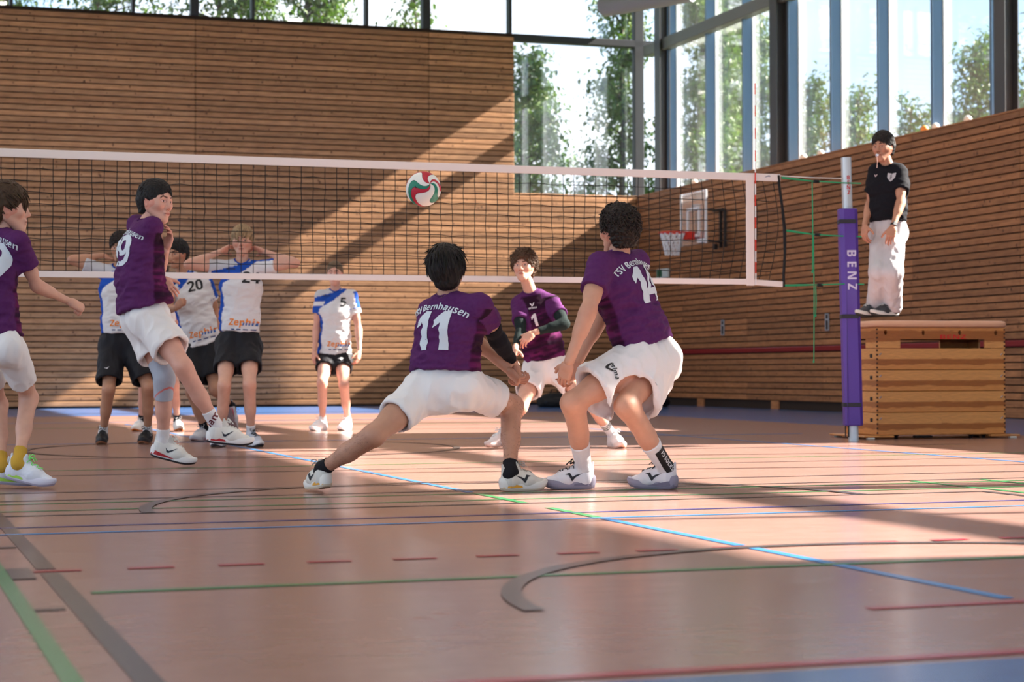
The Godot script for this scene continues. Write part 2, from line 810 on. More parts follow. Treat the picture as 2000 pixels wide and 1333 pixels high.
# varnished beech and pine laid in strips of changing tone, with wavy borders
func strip_image(size: int) -> Image:
	var n := FastNoiseLite.new()
	n.seed = 31
	n.frequency = 1.0
	var r := RandomNumberGenerator.new()
	r.seed = 8
	var tones := [Color(0.76, 0.50, 0.25), Color(0.82, 0.58, 0.33), Color(0.62, 0.37, 0.16), Color(0.79, 0.53, 0.28), Color(0.84, 0.61, 0.37), Color(0.66, 0.41, 0.19)]
	var rows := 22
	var pick := []
	var edge := []
	for k in rows + 2:
		pick.append(r.randi_range(0, 5))
		edge.append(r.randf_range(-0.3, 0.3))
	var im := Image.create(size, size, false, Image.FORMAT_RGB8)
	for j in size:
		for i in size:
			var u := float(i) / size
			var v := float(j) / size * rows
			var w := v + 0.35 * n.get_noise_2d(u * 3.0, floorf(v) * 7.0) + 0.15 * n.get_noise_2d(u * 8.0, v)
			var k := clampi(int(floorf(w)), 0, rows)
			var f := w - floorf(w)
			var c: Color = tones[pick[k]]
			c = c.lerp(tones[pick[k + 1]], smoothstep(0.9, 1.0, f) * 0.5)
			var g := n.get_noise_2d(u * 14.0, v * 9.0) * 0.12 + n.get_noise_2d(u * 5.0, v * 26.0) * 0.10
			im.set_pixel(i, j, c * (1.0 + g))
	return im


func boards(tint: Color, tex: Texture2D, scale: float) -> StandardMaterial3D:
	var m := mat(tint, 0.62)
	m.albedo_texture = tex
	m.uv1_triplanar = true
	m.uv1_world_triplanar = true
	m.uv1_scale = Vector3.ONE * scale
	m.uv1_triplanar_sharpness = 8.0
	return m


func make_materials() -> void:
	cloth_noise.seed = 4
	cloth_noise.frequency = 1.0
	cloth_noise.fractal_octaves = 2
	fine_noise.seed = 9
	fine_noise.frequency = 1.0
	fine_noise.fractal_octaves = 3
	font_bold = SystemFont.new()
	font_bold.font_names = PackedStringArray(["Droid Sans"])
	font_bold.font_weight = 700
	var wood := ImageTexture.create_from_image(wood_image(1024, Color(0.655, 0.475, 0.325), 0.22, 230, 3))
	for i in 5:
		var t: float = [1.0, 0.93, 1.05, 0.97, 0.89][i]
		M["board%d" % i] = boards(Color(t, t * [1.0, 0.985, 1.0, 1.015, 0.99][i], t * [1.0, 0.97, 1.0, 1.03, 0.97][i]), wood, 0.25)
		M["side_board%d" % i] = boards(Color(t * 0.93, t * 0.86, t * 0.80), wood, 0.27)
	M.gap = mat(Color(0.16, 0.105, 0.07), 0.9)
	M.red_rail = mat(Color(0.48, 0.06, 0.09), 0.5)
	M.white_wall = mat(Color(0.86, 0.85, 0.82), 0.9)
	M.ceiling = mat(Color(0.80, 0.79, 0.77), 0.9)
	# the floor: a satin sheet with a fine grain
	var grain := NoiseTexture2D.new()
	grain.width = 1024
	grain.height = 512
	grain.seamless = true
	var gn := FastNoiseLite.new()
	gn.seed = 2
	gn.frequency = 0.02
	gn.fractal_octaves = 5
	gn.fractal_gain = 0.65
	grain.noise = gn
	var ramp := Gradient.new()
	ramp.set_color(0, Color(0.945, 0.94, 0.935))
	ramp.set_color(1, Color(1.0, 1.0, 1.0))
	grain.color_ramp = ramp
	var gloss := NoiseTexture2D.new()
	gloss.width = 512
	gloss.height = 512
	gloss.seamless = true
	var gl := FastNoiseLite.new()
	gl.seed = 12
	gl.frequency = 0.012
	gl.fractal_octaves = 4
	gloss.noise = gl
	var gr := Gradient.new()
	gr.set_color(0, Color(0.20, 0.20, 0.20))
	gr.set_color(1, Color(0.25, 0.25, 0.25))
	gloss.color_ramp = gr
	for k in [["floor", Color(0.615, 0.475, 0.435)], ["blue_floor", Color(0.24, 0.40, 0.62)]]:
		var m := mat(k[1], 1.0)
		m.albedo_texture = grain
		m.roughness_texture = gloss
		m.roughness_texture_channel = BaseMaterial3D.TEXTURE_CHANNEL_RED
		m.uv1_triplanar = true
		m.uv1_world_triplanar = true
		m.uv1_scale = Vector3(0.45, 0.45, 1.1)
		m.metallic_specular = 0.55
		M[k[0]] = m
	M.line_dark = mat(Color(0.27, 0.25, 0.255), 0.25)
	M.line_green = mat(Color(0.20, 0.50, 0.30), 0.25)
	M.line_blue = mat(Color(0.22, 0.50, 0.74), 0.25)
	M.line_navy = mat(Color(0.22, 0.24, 0.48), 0.25)
	M.line_red = mat(Color(0.66, 0.20, 0.25), 0.25)
	M.steel = mat(Color(0.30, 0.30, 0.31), 0.45, 0.2)
	M.dark_frame = mat(Color(0.13, 0.14, 0.16), 0.5)
	M.fin = mat(Color(0.36, 0.47, 0.58), 0.35, 0.25)
	M.bead = mat(Color(0.86, 0.88, 0.90), 0.35, 0.2)
	M.beam = mat(Color(0.46, 0.47, 0.46), 0.5)
	var g := mat(Color(0.97, 1.0, 0.99, 0.012), 0.02)
	g.transparency = BaseMaterial3D.TRANSPARENCY_ALPHA
	M.pane = g
	var ac := mat(Color(0.95, 0.97, 1.0, 0.10), 0.04)
	ac.transparency = BaseMaterial3D.TRANSPARENCY_ALPHA
	M.acrylic = ac
	M.grass = mat(Color(0.30, 0.38, 0.18), 0.95)
	M.bark = mat(Color(0.26, 0.22, 0.18), 0.9)
	var leaf := painted(0.5)
	leaf.backlight_enabled = true
	leaf.backlight = Color(0.62, 0.70, 0.30)
	M.leaf = leaf
	M.tape = mat(Color(0.90, 0.87, 0.86), 0.75)
	M.cord = mat(Color(0.055, 0.055, 0.06), 0.8)
	M.webbing = mat(Color(0.03, 0.03, 0.045), 0.8)
	M.green_rope = mat(Color(0.12, 0.60, 0.40), 0.6)
	M.black = mat(Color(0.035, 0.035, 0.04), 0.45)
	M.alu = mat(Color(0.80, 0.83, 0.85), 0.32, 0.35)
	M.groove = mat(Color(0.10, 0.10, 0.11), 0.6)
	M.purple_pad = mat(Color(0.33, 0.21, 0.60), 0.42)
	M.strap = mat(Color(0.20, 0.20, 0.24), 0.8)
	M.red_print = mat(Color(0.78, 0.10, 0.09), 0.5)
	M.pale_print = mat(Color(0.80, 0.77, 0.88), 0.5)
	var vb := mat(Color(1, 1, 1), 0.38)
	vb.albedo_texture = ImageTexture.create_from_image(strip_image(512))
	vb.uv1_triplanar = true
	vb.uv1_scale = Vector3(0.55, 0.9, 0.55)
	vb.clearcoat_enabled = true
	vb.clearcoat = 0.3
	vb.clearcoat_roughness = 0.25
	M.box_wood = vb
	M.end_grain = mat(Color(0.30, 0.16, 0.07), 0.6)
	M.leather = mat(Color(0.87, 0.66, 0.53), 0.5)
	M.rubber = mat(Color(0.82, 0.84, 0.82), 0.7)
	M.chrome = mat(Color(0.85, 0.86, 0.88), 0.2, 0.9)
	M.orange = mat(Color(0.85, 0.16, 0.09), 0.5)
	M.white = mat(Color(0.90, 0.90, 0.91), 0.55)
	M.grey = mat(Color(0.58, 0.59, 0.61), 0.5)
	M.bag = mat(Color(0.045, 0.05, 0.07), 0.8)
	M.ball_white = mat(Color(0.90, 0.89, 0.86), 0.5)
	M.ball_red = mat(Color(0.72, 0.10, 0.20), 0.5)
	M.ball_green = mat(Color(0.04, 0.47, 0.37), 0.5)
	M.sign_green = mat(Color(0.06, 0.36, 0.25), 0.4)
	M.sign_white = mat(Color(0.75, 0.80, 0.80), 0.4)
	var skin := painted(0.55)
	skin.subsurf_scatter_enabled = true
	skin.subsurf_scatter_strength = 0.06
	M.skin = skin
	var hm := painted(0.6)
	hm.metallic_specular = 0.35
	M.hair = hm
	M.cloth = painted(0.85)
	M.cloth.metallic_specular = 0.28
	M.satin = painted(0.66, 0.05)
	M.satin.metallic_specular = 0.35
	M.shoe = painted(0.6)
	M.print = painted(0.6)
	M.lace = painted(0.8)
	M.fill_lamp_glow = mat(Color(0.95, 0.95, 0.93), 0.5)  # glow of the added fill lamps under the ceiling
	M.fill_lamp_glow.emission_enabled = true
	M.fill_lamp_glow.emission = Color(1.0, 0.97, 0.93)
	M.fill_lamp_glow.emission_energy_multiplier = 2.0


# ---------------------------------------------------------------- the hall

func build_floor() -> void:
	var fl := structure("floor", block(Vector3(RIGHT_WALL - LEFT_WALL + 0.8, 0.3, FRONT_WALL - BACK_WALL + 0.8), 0.0, Vector3((RIGHT_WALL + LEFT_WALL) * 0.5, -0.15, (FRONT_WALL + BACK_WALL) * 0.5)), M.floor)
	# the blue run-off round the red field, laid flush with it
	for z in [[LEFT_WALL, RIGHT_WALL, BACK_WALL, -28.7], [10.75, RIGHT_WALL, -28.7, -3.7], [LEFT_WALL, RIGHT_WALL, -3.7, FRONT_WALL]]:
		obj("floor_zone", block(Vector3(z[1] - z[0], 0.002, z[3] - z[2]), 0.0, Vector3((z[0] + z[1]) * 0.5, 0.0005, (z[2] + z[3]) * 0.5)), M.blue_floor, fl)
	# painted court lines: [x0, z0, x1, z1, width, colour, height step]
	var lines := [
		[0.555, -24.0, 0.555, -6.42, 0.06, "line_dark"], [0.555, -6.28, 0.555, -3.75, 0.06, "line_dark"],
		[0.405, -24.0, 0.405, -3.75, 0.045, "line_green"],
		[3.03, -24.0, 3.03, -9.75, 0.045, "line_blue"], [3.03, -9.6, 3.03, -8.85, 0.045, "line_green"], [3.03, -8.5, 3.03, -7.86, 0.045, "line_green"], [3.03, -7.78, 3.03, -6.42, 0.045, "line_blue"], [3.03, -6.34, 3.03, -4.68, 0.045, "line_blue"],
		[7.62, -20.0, 7.62, -7.0, 0.045, "line_blue"],
		[5.72, -9.8, 5.72, -8.2, 0.045, "line_green"], [6.18, -9.8, 6.18, -8.4, 0.045, "line_green"], [5.58, -8.83, 5.58, -8.3, 0.05, "line_dark"],
		[-8.0, -8.83, 5.58, -8.83, 0.035, "line_dark"], [-8.0, -8.17, 8.6, -8.17, 0.035, "line_navy"], [-8.0, -7.83, 8.6, -7.83, 0.035, "line_blue"],
		[0.62, -5.69, 8.0, -5.69, 0.045, "line_green"], [-8.0, -9.12, 8.0, -9.12, 0.03, "line_green"], [-8.0, -9.62, 6.4, -9.62, 0.03, "line_green"],
		[-8.0, -9.86, 8.6, -9.86, 0.03, "line_dark"], [-8.0, -10.5, 9.0, -10.5, 0.03, "line_dark"], [-8.0, -12.2, 9.0, -12.2, 0.025, "line_dark"], [-8.0, -12.85, 9.0, -12.85, 0.03, "line_green"],
		[-8.0, -14.55, 9.0, -14.55, 0.03, "line_dark"], [-8.0, -17.6, 9.0, -17.6, 0.045, "line_blue"], [-8.0, -22.6, 9.0, -22.6, 0.04, "line_green"], [-8.0, -25.0, 9.0, -25.0, 0.045, "line_blue"],
		[2.55, -4.6, 5.2, -4.6, 0.045, "line_red"], [0.43, -5.32, 0.51, -5.32, 0.05, "line_dark"], [0.44, -7.26, 0.52, -7.26, 0.045, "line_dark"], [0.465, -6.46, 0.465, -6.13, 0.075, "line_dark"],
		[-8.0, -3.78, RIGHT_WALL, -3.78, 0.05, "line_red"],
	]
	var x := 0.51
	while x < 6.5:
		lines.append([x, -6.35, x + 0.15, -6.35, 0.045, "line_red"])
		x += 0.298
	var level := 0
	for l in lines:
		level += 1
		var a := Vector3(l[0], 0, l[1])
		var b := Vector3(l[2], 0, l[3])
		var along: float = a.distance_to(b)
		var size := Vector3(along, 0.001, l[4]) if absf(l[2] - l[0]) > absf(l[3] - l[1]) else Vector3(l[4], 0.001, along)
		obj("court_line", block(size, 0.0, (a + b) * 0.5 + Vector3(0, 0.0018 + 0.00004 * level, 0)), M[l[5]], fl)
	# arcs: centre, radius, from and to angle, colour
	for c in [[3.04, -8.83, 1.82, 180.0, 360.0, "line_dark"], [3.24, -4.80, 1.55, 182.0, 335.0, "line_dark"], [3.0, -16.0, 1.78, 0.0, 360.0, "line_dark"], [5.4, -24.0, 1.2, 0.0, 360.0, "line_dark"]]:
		var g := Geo.new()
		level += 1
		var hgt := 0.002 + 0.00004 * level
		var steps := 72
		for i in steps:
			var t0 := deg_to_rad(lerpf(c[3], c[4], float(i) / steps))
			var t1 := deg_to_rad(lerpf(c[3], c[4], float(i + 1) / steps))
			var ctr := Vector3(c[0], hgt, c[1])
			var r0: float = c[2] - 0.03
			var r1: float = c[2] + 0.03
			g.quad(ctr + Vector3(cos(t0), 0, sin(t0)) * r0, ctr + Vector3(cos(t0), 0, sin(t0)) * r1, ctr + Vector3(cos(t1), 0, sin(t1)) * r1, ctr + Vector3(cos(t1), 0, sin(t1)) * r0, Vector3.UP)
		obj("court_line", g.mesh(), M[c[5]], fl)


func build_walls() -> void:
	# back wall: a dark carcass, timber boards in front of it
	var back := structure("wall_back", block(Vector3(11.76 - LEFT_WALL, PANEL_TOP, 0.3), 0.0, Vector3((11.76 + LEFT_WALL) * 0.5, PANEL_TOP * 0.5, BACK_WALL - 0.19)), M.gap)
	obj("wall_core", block(Vector3(RIGHT_WALL - 11.76 + 0.4, SILL, 0.3), 0.0, Vector3((RIGHT_WALL + 0.4 + 11.76) * 0.5, SILL * 0.5, BACK_WALL - 0.19)), M.gap, back)
	var pitch := 0.105
	var rows := int(PANEL_TOP / pitch)
	var joints := [0.0, 1.24, 5.65, 10.06]
	var k := 0
	for r in rows:
		var y := 0.03 + r * pitch
		var right := 11.76 if y > SILL - 0.06 else RIGHT_WALL
		for j in 4:
			var x0: float = joints[j]
			var x1: float = joints[j + 1] if j < 3 else right
			k += 1
			obj("board", block(Vector3(x1 - x0 - 0.008, pitch - 0.017, 0.03), 0.008), M["board%d" % ((r * 7 + j * 3 + (r * r) % 5) % 5)], back, shift(Vector3((x0 + x1) * 0.5, y + pitch * 0.5, BACK_WALL - 0.018)))
	var more := Geo.new()
	for r in rows:
		more.box(Vector3(-LEFT_WALL - 0.008, pitch - 0.017, 0.03), shift(Vector3(LEFT_WALL * 0.5, 0.03 + (r + 0.5) * pitch, BACK_WALL - 0.018)))
	obj("boards_beyond", more.mesh(), M.board1, back).set_meta("kind", "stuff")
	# right wall up to the sill
	var right := structure("wall_right", block(Vector3(0.5, SILL - 0.02, FRONT_WALL - BACK_WALL), 0.0, Vector3(RIGHT_WALL + 0.29, (SILL - 0.02) * 0.5, (FRONT_WALL + BACK_WALL) * 0.5)), M.gap)
	pitch = 0.1
	var zj := [BACK_WALL, -32.7, -29.95, -27.2, -24.45, -21.7, -18.9]
	for r in 39:
		var y := 0.14 + r * pitch
		if r == 8:
			continue
		for j in 6:
			var z0: float = zj[j]
			var z1: float = zj[j + 1]
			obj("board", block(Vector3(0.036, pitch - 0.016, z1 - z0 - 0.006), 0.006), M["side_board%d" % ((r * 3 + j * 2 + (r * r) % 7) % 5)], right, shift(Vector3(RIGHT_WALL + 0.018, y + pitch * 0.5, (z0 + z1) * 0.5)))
	var rest := Geo.new()
	for r in 39:
		rest.box(Vector3(0.036, pitch - 0.016, FRONT_WALL + 18.9), shift(Vector3(RIGHT_WALL + 0.018, 0.14 + (r + 0.5) * pitch, (FRONT_WALL - 18.9) * 0.5)))
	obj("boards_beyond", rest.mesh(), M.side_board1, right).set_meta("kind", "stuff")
	obj("sill_board", block(Vector3(0.55, 0.03, FRONT_WALL - BACK_WALL), 0.006), M.side_board0, right, shift(Vector3(RIGHT_WALL + 0.27, SILL - 0.012, (FRONT_WALL + BACK_WALL) * 0.5)))
	for z in [-33.7, -31.9, -28.9, -25.3, -22.6]:
		obj("foot_block", block(Vector3(0.04, 0.14, 0.26), 0.006), M.side_board2, right, shift(Vector3(RIGHT_WALL + 0.015, 0.07, z)))
	for z in [[-22.6, FRONT_WALL]]:
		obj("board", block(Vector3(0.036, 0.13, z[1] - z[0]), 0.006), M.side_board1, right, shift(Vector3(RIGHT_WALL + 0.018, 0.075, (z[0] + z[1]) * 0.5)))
	structure("trim_1", block(Vector3(0.05, 0.085, 13.2 + 2.8), 0.012), M.red_rail, shift(Vector3(RIGHT_WALL - 0.004, 0.14 + 8.5 * pitch, BACK_WALL + 8.1)))
	# the sides out of the picture and the ceiling
	structure("wall_left", block(Vector3(0.3, 1.2, FRONT_WALL - BACK_WALL + 0.6), 0.0, Vector3(LEFT_WALL - 0.15, 0.6, (FRONT_WALL + BACK_WALL) * 0.5)), M.white_wall)
	structure("wall_front", block(Vector3(RIGHT_WALL - LEFT_WALL + 1.0, 1.2, 0.3), 0.0, Vector3((RIGHT_WALL + LEFT_WALL) * 0.5, 0.6, FRONT_WALL + 0.15)), M.white_wall)
	structure("ceiling", block(Vector3(RIGHT_WALL - LEFT_WALL + 1.2, 0.3, FRONT_WALL - BACK_WALL + 1.0), 0.0, Vector3((RIGHT_WALL + LEFT_WALL) * 0.5 + 0.1, CEILING + 0.15, (FRONT_WALL + BACK_WALL) * 0.5)), M.ceiling)


func pane(parent: Node, size: Vector3, at: Vector3) -> void:
	obj("pane", block(size, 0.0, at), M.pane, parent)


func build_windows() -> void:
	# back wall: the tall corner window and the band above the timber
	var zg := BACK_WALL - 0.22
	var w := structure("window_1", block(Vector3(RIGHT_WALL + 0.5 - 11.76, 0.14, 0.2), 0.01, Vector3((RIGHT_WALL + 0.5 + 11.76) * 0.5, PANEL_TOP - 0.07, BACK_WALL - 0.12)), M.dark_frame)
	for k in 2:
		pane(w, Vector3(14.42 - 11.76, PANEL_TOP - SILL - 0.1, 0.008), Vector3((14.42 + 11.76) * 0.5, (PANEL_TOP + SILL) * 0.5 - 0.05, zg - 0.03 * k))
	obj("jamb", block(Vector3(0.05, PANEL_TOP - SILL, 0.22), 0.0, Vector3(11.735, (PANEL_TOP + SILL) * 0.5, BACK_WALL - 0.16)), M.dark_frame, w)
	obj("window_sill", block(Vector3(RIGHT_WALL - 11.76 + 0.3, 0.03, 0.3), 0.005, Vector3((RIGHT_WALL + 0.3 + 11.76) * 0.5, SILL - 0.014, BACK_WALL - 0.16)), M.board2, w)
	var posts := [-12.9, -10.6, -7.6, -5.4, -3.2, -1.0, 1.24, 2.41, 4.545, 5.65, 6.72, 8.87, 10.03, 11.70, 14.45]
	for i in posts.size() - 1:
		var x0: float = posts[i]
		var x1: float = posts[i + 1]
		var heavy := i in [6, 9, 12]
		var post := block(Vector3(0.15 if heavy else 0.06, CEILING - PANEL_TOP, 0.2), 0.008, Vector3(x0, (CEILING + PANEL_TOP) * 0.5, BACK_WALL - 0.12))
		var wi := structure("window_%d" % (i + 2), post, M.dark_frame)
		pane(wi, Vector3(x1 - x0 - 0.06, CEILING - PANEL_TOP, 0.01), Vector3((x0 + x1) * 0.5, (CEILING + PANEL_TOP) * 0.5, zg))
	# the corner post, between the two glass walls
	structure("trim_2", block(Vector3(0.20, CEILING - SILL, 0.16), 0.012, Vector3(14.36, (CEILING + SILL) * 0.5, BACK_WALL - 0.10)), M.dark_frame)
	# right wall: bays of glass between deep blue fins, steel columns in front
	var xg := RIGHT_WALL + 0.40
	var fins := [-34.75, -33.82, -32.05, -30.5, -28.75, -27.27, -25.77, -24.22, -22.69, -21.2, -19.7, -18.15]
	var fins2 := [-14.4, -12.4, -10.4, -8.45, -6.3, -4.4]
	var n := posts.size() + 1
	for bay in [fins, fins2]:
		for i in bay.size() - 1:
			var z0: float = bay[i]
			var z1: float = bay[i + 1]
			var fin := structure("window_%d" % n, block(Vector3(0.19, CEILING - SILL, 0.055), 0.006, Vector3(xg - 0.105, (CEILING + SILL) * 0.5, z1)), M.fin)
			n += 1
			obj("glazing_bead", block(Vector3(0.03, CEILING - SILL, 0.085), 0.006, Vector3(xg - 0.012, (CEILING + SILL) * 0.5, z1 + 0.005)), M.bead, fin)
			for k in 2:
				pane(fin, Vector3(0.008, CEILING - SILL, z1 - z0 - 0.03), Vector3(xg + 0.02 + 0.03 * k, (CEILING + SILL) * 0.5, (z0 + z1) * 0.5))
	structure("trim_3", block(Vector3(0.20, 0.22, -18.15 + 34.8), 0.012, Vector3(xg - 0.2, 6.89, -26.45)), M.beam)
	structure("trim_4", block(Vector3(0.20, 0.22, 10.0), 0.012, Vector3(xg - 0.2, 6.89, -9.4)), M.beam)
	var t := 5
	for z in [-33.9, -28.95, -22.2, -8.25]:
		var g := Geo.new()
		var wide := 0.26
		g.box(Vector3(0.02, CEILING - SILL, wide), shift(Vector3(-0.1, 0, 0)), 0.003)
		g.box(Vector3(0.02, CEILING - SILL, wide), shift(Vector3(0.1, 0, 0)), 0.003)
		g.box(Vector3(0.18, CEILING - SILL, 0.014), Transform3D(), 0.002)
		structure("trim_%d" % t, g.mesh(), M.steel, shift(Vector3(RIGHT_WALL + 0.13, (CEILING + SILL) * 0.5, z)))
		t += 1
	# added fill lamps in rows above the view, to brighten the hall
	for x in [-9.5, -3.5, 2.5, 8.5]:
		for z in [-30.0, -23.0, -16.0, -9.0, -2.0, 5.0]:
			var lamp := structure("added_fill_lamp", block(Vector3(0.34, 0.10, 1.7), 0.01), M.grey, shift(Vector3(x, CEILING - 0.06, z)))
			obj("diffuser", block(Vector3(0.28, 0.01, 1.6)), M.fill_lamp_glow, lamp, shift(Vector3(0, -0.053, 0)))
			var al := AreaLight3D.new()
			al.name = "fill_lamp_light"
			al.area_size = Vector2(0.28, 1.6)
			al.light_energy = 4.8
			al.light_color = Color(1.0, 0.97, 0.93)
			al.area_range = 60.0
			al.shadow_enabled = true
			lamp.add_child(al, true)
			al.transform = Transform3D(Basis(Vector3.RIGHT, -PI / 2), Vector3(0, -0.07, 0))
	# closed stretches of the upper right wall, out of view, shading the floor
	for z in [[-18.15, -14.4], [-4.4, FRONT_WALL]]:
		structure("trim_%d" % t, block(Vector3(0.2, CEILING - SILL, z[1] - z[0]), 0.0, Vector3(xg, (CEILING + SILL) * 0.5, (z[0] + z[1]) * 0.5)), M.white_wall)
		t += 1
	# unseen glass bands to the left and behind the camera, sized to light the hall
	for z0 in range(-34, 9, 4):
		var f := structure("window_%d" % n, block(Vector3(0.15, CEILING - 1.2, 0.08), 0.0, Vector3(LEFT_WALL - 0.1, (CEILING + 1.2) * 0.5, z0)), M.dark_frame)
		n += 1
		pane(f, Vector3(0.01, CEILING - 1.2, 3.95), Vector3(LEFT_WALL - 0.12, (CEILING + 1.2) * 0.5, z0 + 2.0))
	for x0 in range(-13, 14, 4):
		var f := structure("window_%d" % n, block(Vector3(0.08, CEILING - 1.2, 0.15), 0.0, Vector3(x0, (CEILING + 1.2) * 0.5, FRONT_WALL + 0.1)), M.dark_frame)
		n += 1
		pane(f, Vector3(3.95, CEILING - 1.2, 0.01), Vector3(x0 + 2.0, (CEILING + 1.2) * 0.5, FRONT_WALL + 0.12))


# ---------------------------------------------------------------- outdoors

func build_outdoors() -> void:
	var g := Geo.new()
	for q in [[-80.0, LEFT_WALL - 0.4, -110.0, 60.0], [RIGHT_WALL + 0.6, 110.0, -110.0, 60.0], [LEFT_WALL - 0.4, RIGHT_WALL + 0.6, -110.0, BACK_WALL - 0.45], [LEFT_WALL - 0.4, RIGHT_WALL + 0.6, FRONT_WALL + 0.4, 60.0]]:
		g.quad(Vector3(q[0], -0.1, q[2]), Vector3(q[1], -0.1, q[2]), Vector3(q[1], -0.1, q[3]), Vector3(q[0], -0.1, q[3]), Vector3.UP)
	structure("ground", g.mesh(), M.grass)
	# one leaf: a blade folded along its rib
	var lg := Geo.new()
	var tip := Vector3(0, -0.02, 0.135)
	for s in [-1.0, 1.0]:
		var e1 := Vector3(0.034 * s, 0.012, 0.045)
		var e2 := Vector3(0.026 * s, 0.006, 0.095)
		lg.tri(Vector3.ZERO, e1, Vector3(0, 0, 0.05), Vector3.UP)
		lg.tri(Vector3(0, 0, 0.05), e1, e2, Vector3.UP)
		lg.tri(Vector3(0, 0, 0.05), e2, tip, Vector3.UP)
	var leaf := lg.mesh()
	# [x, z, height, spread, crown bottom, leaves, twist, label]
	var trees := [
		[2.6, -42.8, 12.6, 2.4, 4.5, 4200, "leafy tree at the far left end of the high window band"],
		[5.2, -44.2, 11.6, 1.7, 5.0, 2000, "airy tree with drooping sprays left of the middle of the high window band"],
		[7.3, -43.0, 13.0, 2.5, 4.0, 6400, "dense leafy tree filling the middle of the high window band"],
		[9.8, -43.4, 12.6, 2.0, 4.5, 4600, "bushy tree right of the middle of the high window band"],
		[12.4, -45.0, 11.0, 1.5, 3.0, 1500, "thin open tree at the right end of the high window band"],
		[15.2, -43.6, 8.6, 1.6, 2.0, 3400, "open tree seen at the left side of the tall corner window"],
		[16.9, -42.6, 10.8, 1.5, 1.5, 5200, "full green tree in the right half of the tall corner window"],
		[16.6, -48.0, 8.6, 2.0, 1.5, 3200, "tree standing further back behind the tall corner window"],
		[18.0, -39.8, 11.0, 1.3, 1.5, 5600, "tall leafy tree just right of the corner of the glass"],
		[19.2, -41.6, 10.4, 1.5, 1.5, 5600, "tall tree behind the second bay of the right glass wall"],
		[20.2, -41.6, 9.6, 1.5, 1.5, 5200, "tall tree behind the third bay of the right glass wall"],
		[21.4, -41.2, 7.9, 1.3, 1.5, 3000, "slim young tree behind the fourth bay of the right glass wall"],
		[22.0, -39.9, 7.4, 1.4, 1.5, 2200, "loose low tree left of the referee's head outside"],
		[22.4, -38.3, 6.9, 1.3, 1.5, 1700, "thin low tree straight above the referee outside"],
		[22.9, -36.6, 8.1, 1.7, 1.5, 3600, "broad loose tree right above the referee outside"],
		[23.4, -34.6, 8.4, 1.5, 1.5, 3000, "leafy tree behind the rightmost steel column"],
	]
	var r := RandomNumberGenerator.new()
	for k in trees.size():
		var t: Array = trees[k]
		r.seed = 100 + k
		var o := thing("tree", t[6], "tree", Vector3(t[0], -0.1, t[1]), "trees outside the hall")
		var h: float = t[2]
		var spread: float = t[3]
		var low: float = t[4]
		var count: int = t[5]
		var wood := Geo.new()
		var bend := Vector3(r.randf_range(-0.3, 0.3), 0, r.randf_range(-0.3, 0.3))
		var trunk := PackedVector3Array()
		var rad := PackedFloat32Array()
		for i in 9:
			var f := i / 8.0
			trunk.append(Vector3(0, h * 0.97 * f, 0) + bend * sin(f * 2.6) + Vector3(r.randf_range(-0.05, 0.05), 0, r.randf_range(-0.05, 0.05)))
			rad.append(lerpf(0.16, 0.015, pow(f, 0.8)))
		wood.tube(trunk, rad, 7)
		var spots := []
		var limbs := int(34 + spread * 14)
		for i in limbs:
			var f := lerpf(low / h, 0.985, (i + r.randf()) / limbs)
			var at: Vector3 = trunk[int(f * 8)].lerp(trunk[mini(int(f * 8) + 1, 8)], f * 8 - int(f * 8))
			var az := r.randf() * TAU
			var reach: float = spread * (1.0 - 0.75 * pow((f - low / h) / (1.0 - low / h), 1.4)) * r.randf_range(0.65, 1.1)
			var out := Vector3(cos(az), 0, sin(az))
			var pts := PackedVector3Array()
			var rr := PackedFloat32Array()
			var rise := r.randf_range(0.35, 0.95)
			for q in 6:
				var s := q / 5.0
				pts.append(at + out * reach * s + Vector3(0, reach * rise * (s - 0.42 * s * s), 0) + Vector3(r.randf_range(-0.06, 0.06), r.randf_range(-0.05, 0.05), r.randf_range(-0.06, 0.06)) * s)
				rr.append(lerpf(0.032, 0.006, s))
			wood.tube(pts, rr, 5, false)
			for q in range(1, 6):
				for e in 2:
					spots.append([pts[q].lerp(pts[maxi(q - 1, 0)], r.randf()), out])
				if q > 1:
					# side twigs
					for e in 2:
						var side := out.cross(Vector3.UP).rotated(Vector3.UP, r.randf_range(-0.7, 0.7)) * (1.0 if e == 0 else -1.0)
						var tip2: Vector3 = pts[q] + side * reach * r.randf_range(0.12, 0.32) + Vector3(0, r.randf_range(-0.1, 0.25), 0)
						wood.tube(PackedVector3Array([pts[q], tip2]), PackedFloat32Array([0.009, 0.004]), 4, false)
						for w in 3:
							spots.append([pts[q].lerp(tip2, (w + 1) / 3.0), side])
		obj("trunk", wood.mesh(), M.bark, o)
		var mm := MultiMesh.new()
		mm.transform_format = MultiMesh.TRANSFORM_3D
		mm.use_colors = true
		mm.mesh = leaf
		count = int(count * 1.9)
		mm.instance_count = count
		for i in count:
			var s: Array = spots[r.randi_range(0, spots.size() - 1)]
			var p: Vector3 = s[0] + Vector3(r.randfn(), r.randfn(), r.randfn()) * 0.17
			var b := Basis.from_euler(Vector3(r.randf_range(-0.2, 1.2), r.randf() * TAU, r.randf_range(-0.6, 0.6))).scaled(Vector3.ONE * r.randf_range(0.75, 1.35))
			mm.set_instance_transform(i, Transform3D(b, p))
			var v := r.randf_range(0.7, 1.25)
			mm.set_instance_color(i, Color(0.100 * v, 0.165 * v, 0.040 * v).lerp(Color(0.20, 0.20, 0.05), 0.5 if r.randf() < 0.07 else 0.0))
		var fo := MultiMeshInstance3D.new()
		fo.name = "foliage"
		fo.multimesh = mm
		fo.material_override = M.leaf
		fo.set_meta("kind", "stuff")
		o.add_child(fo, true)


# ---------------------------------------------------------------- net, posts, box

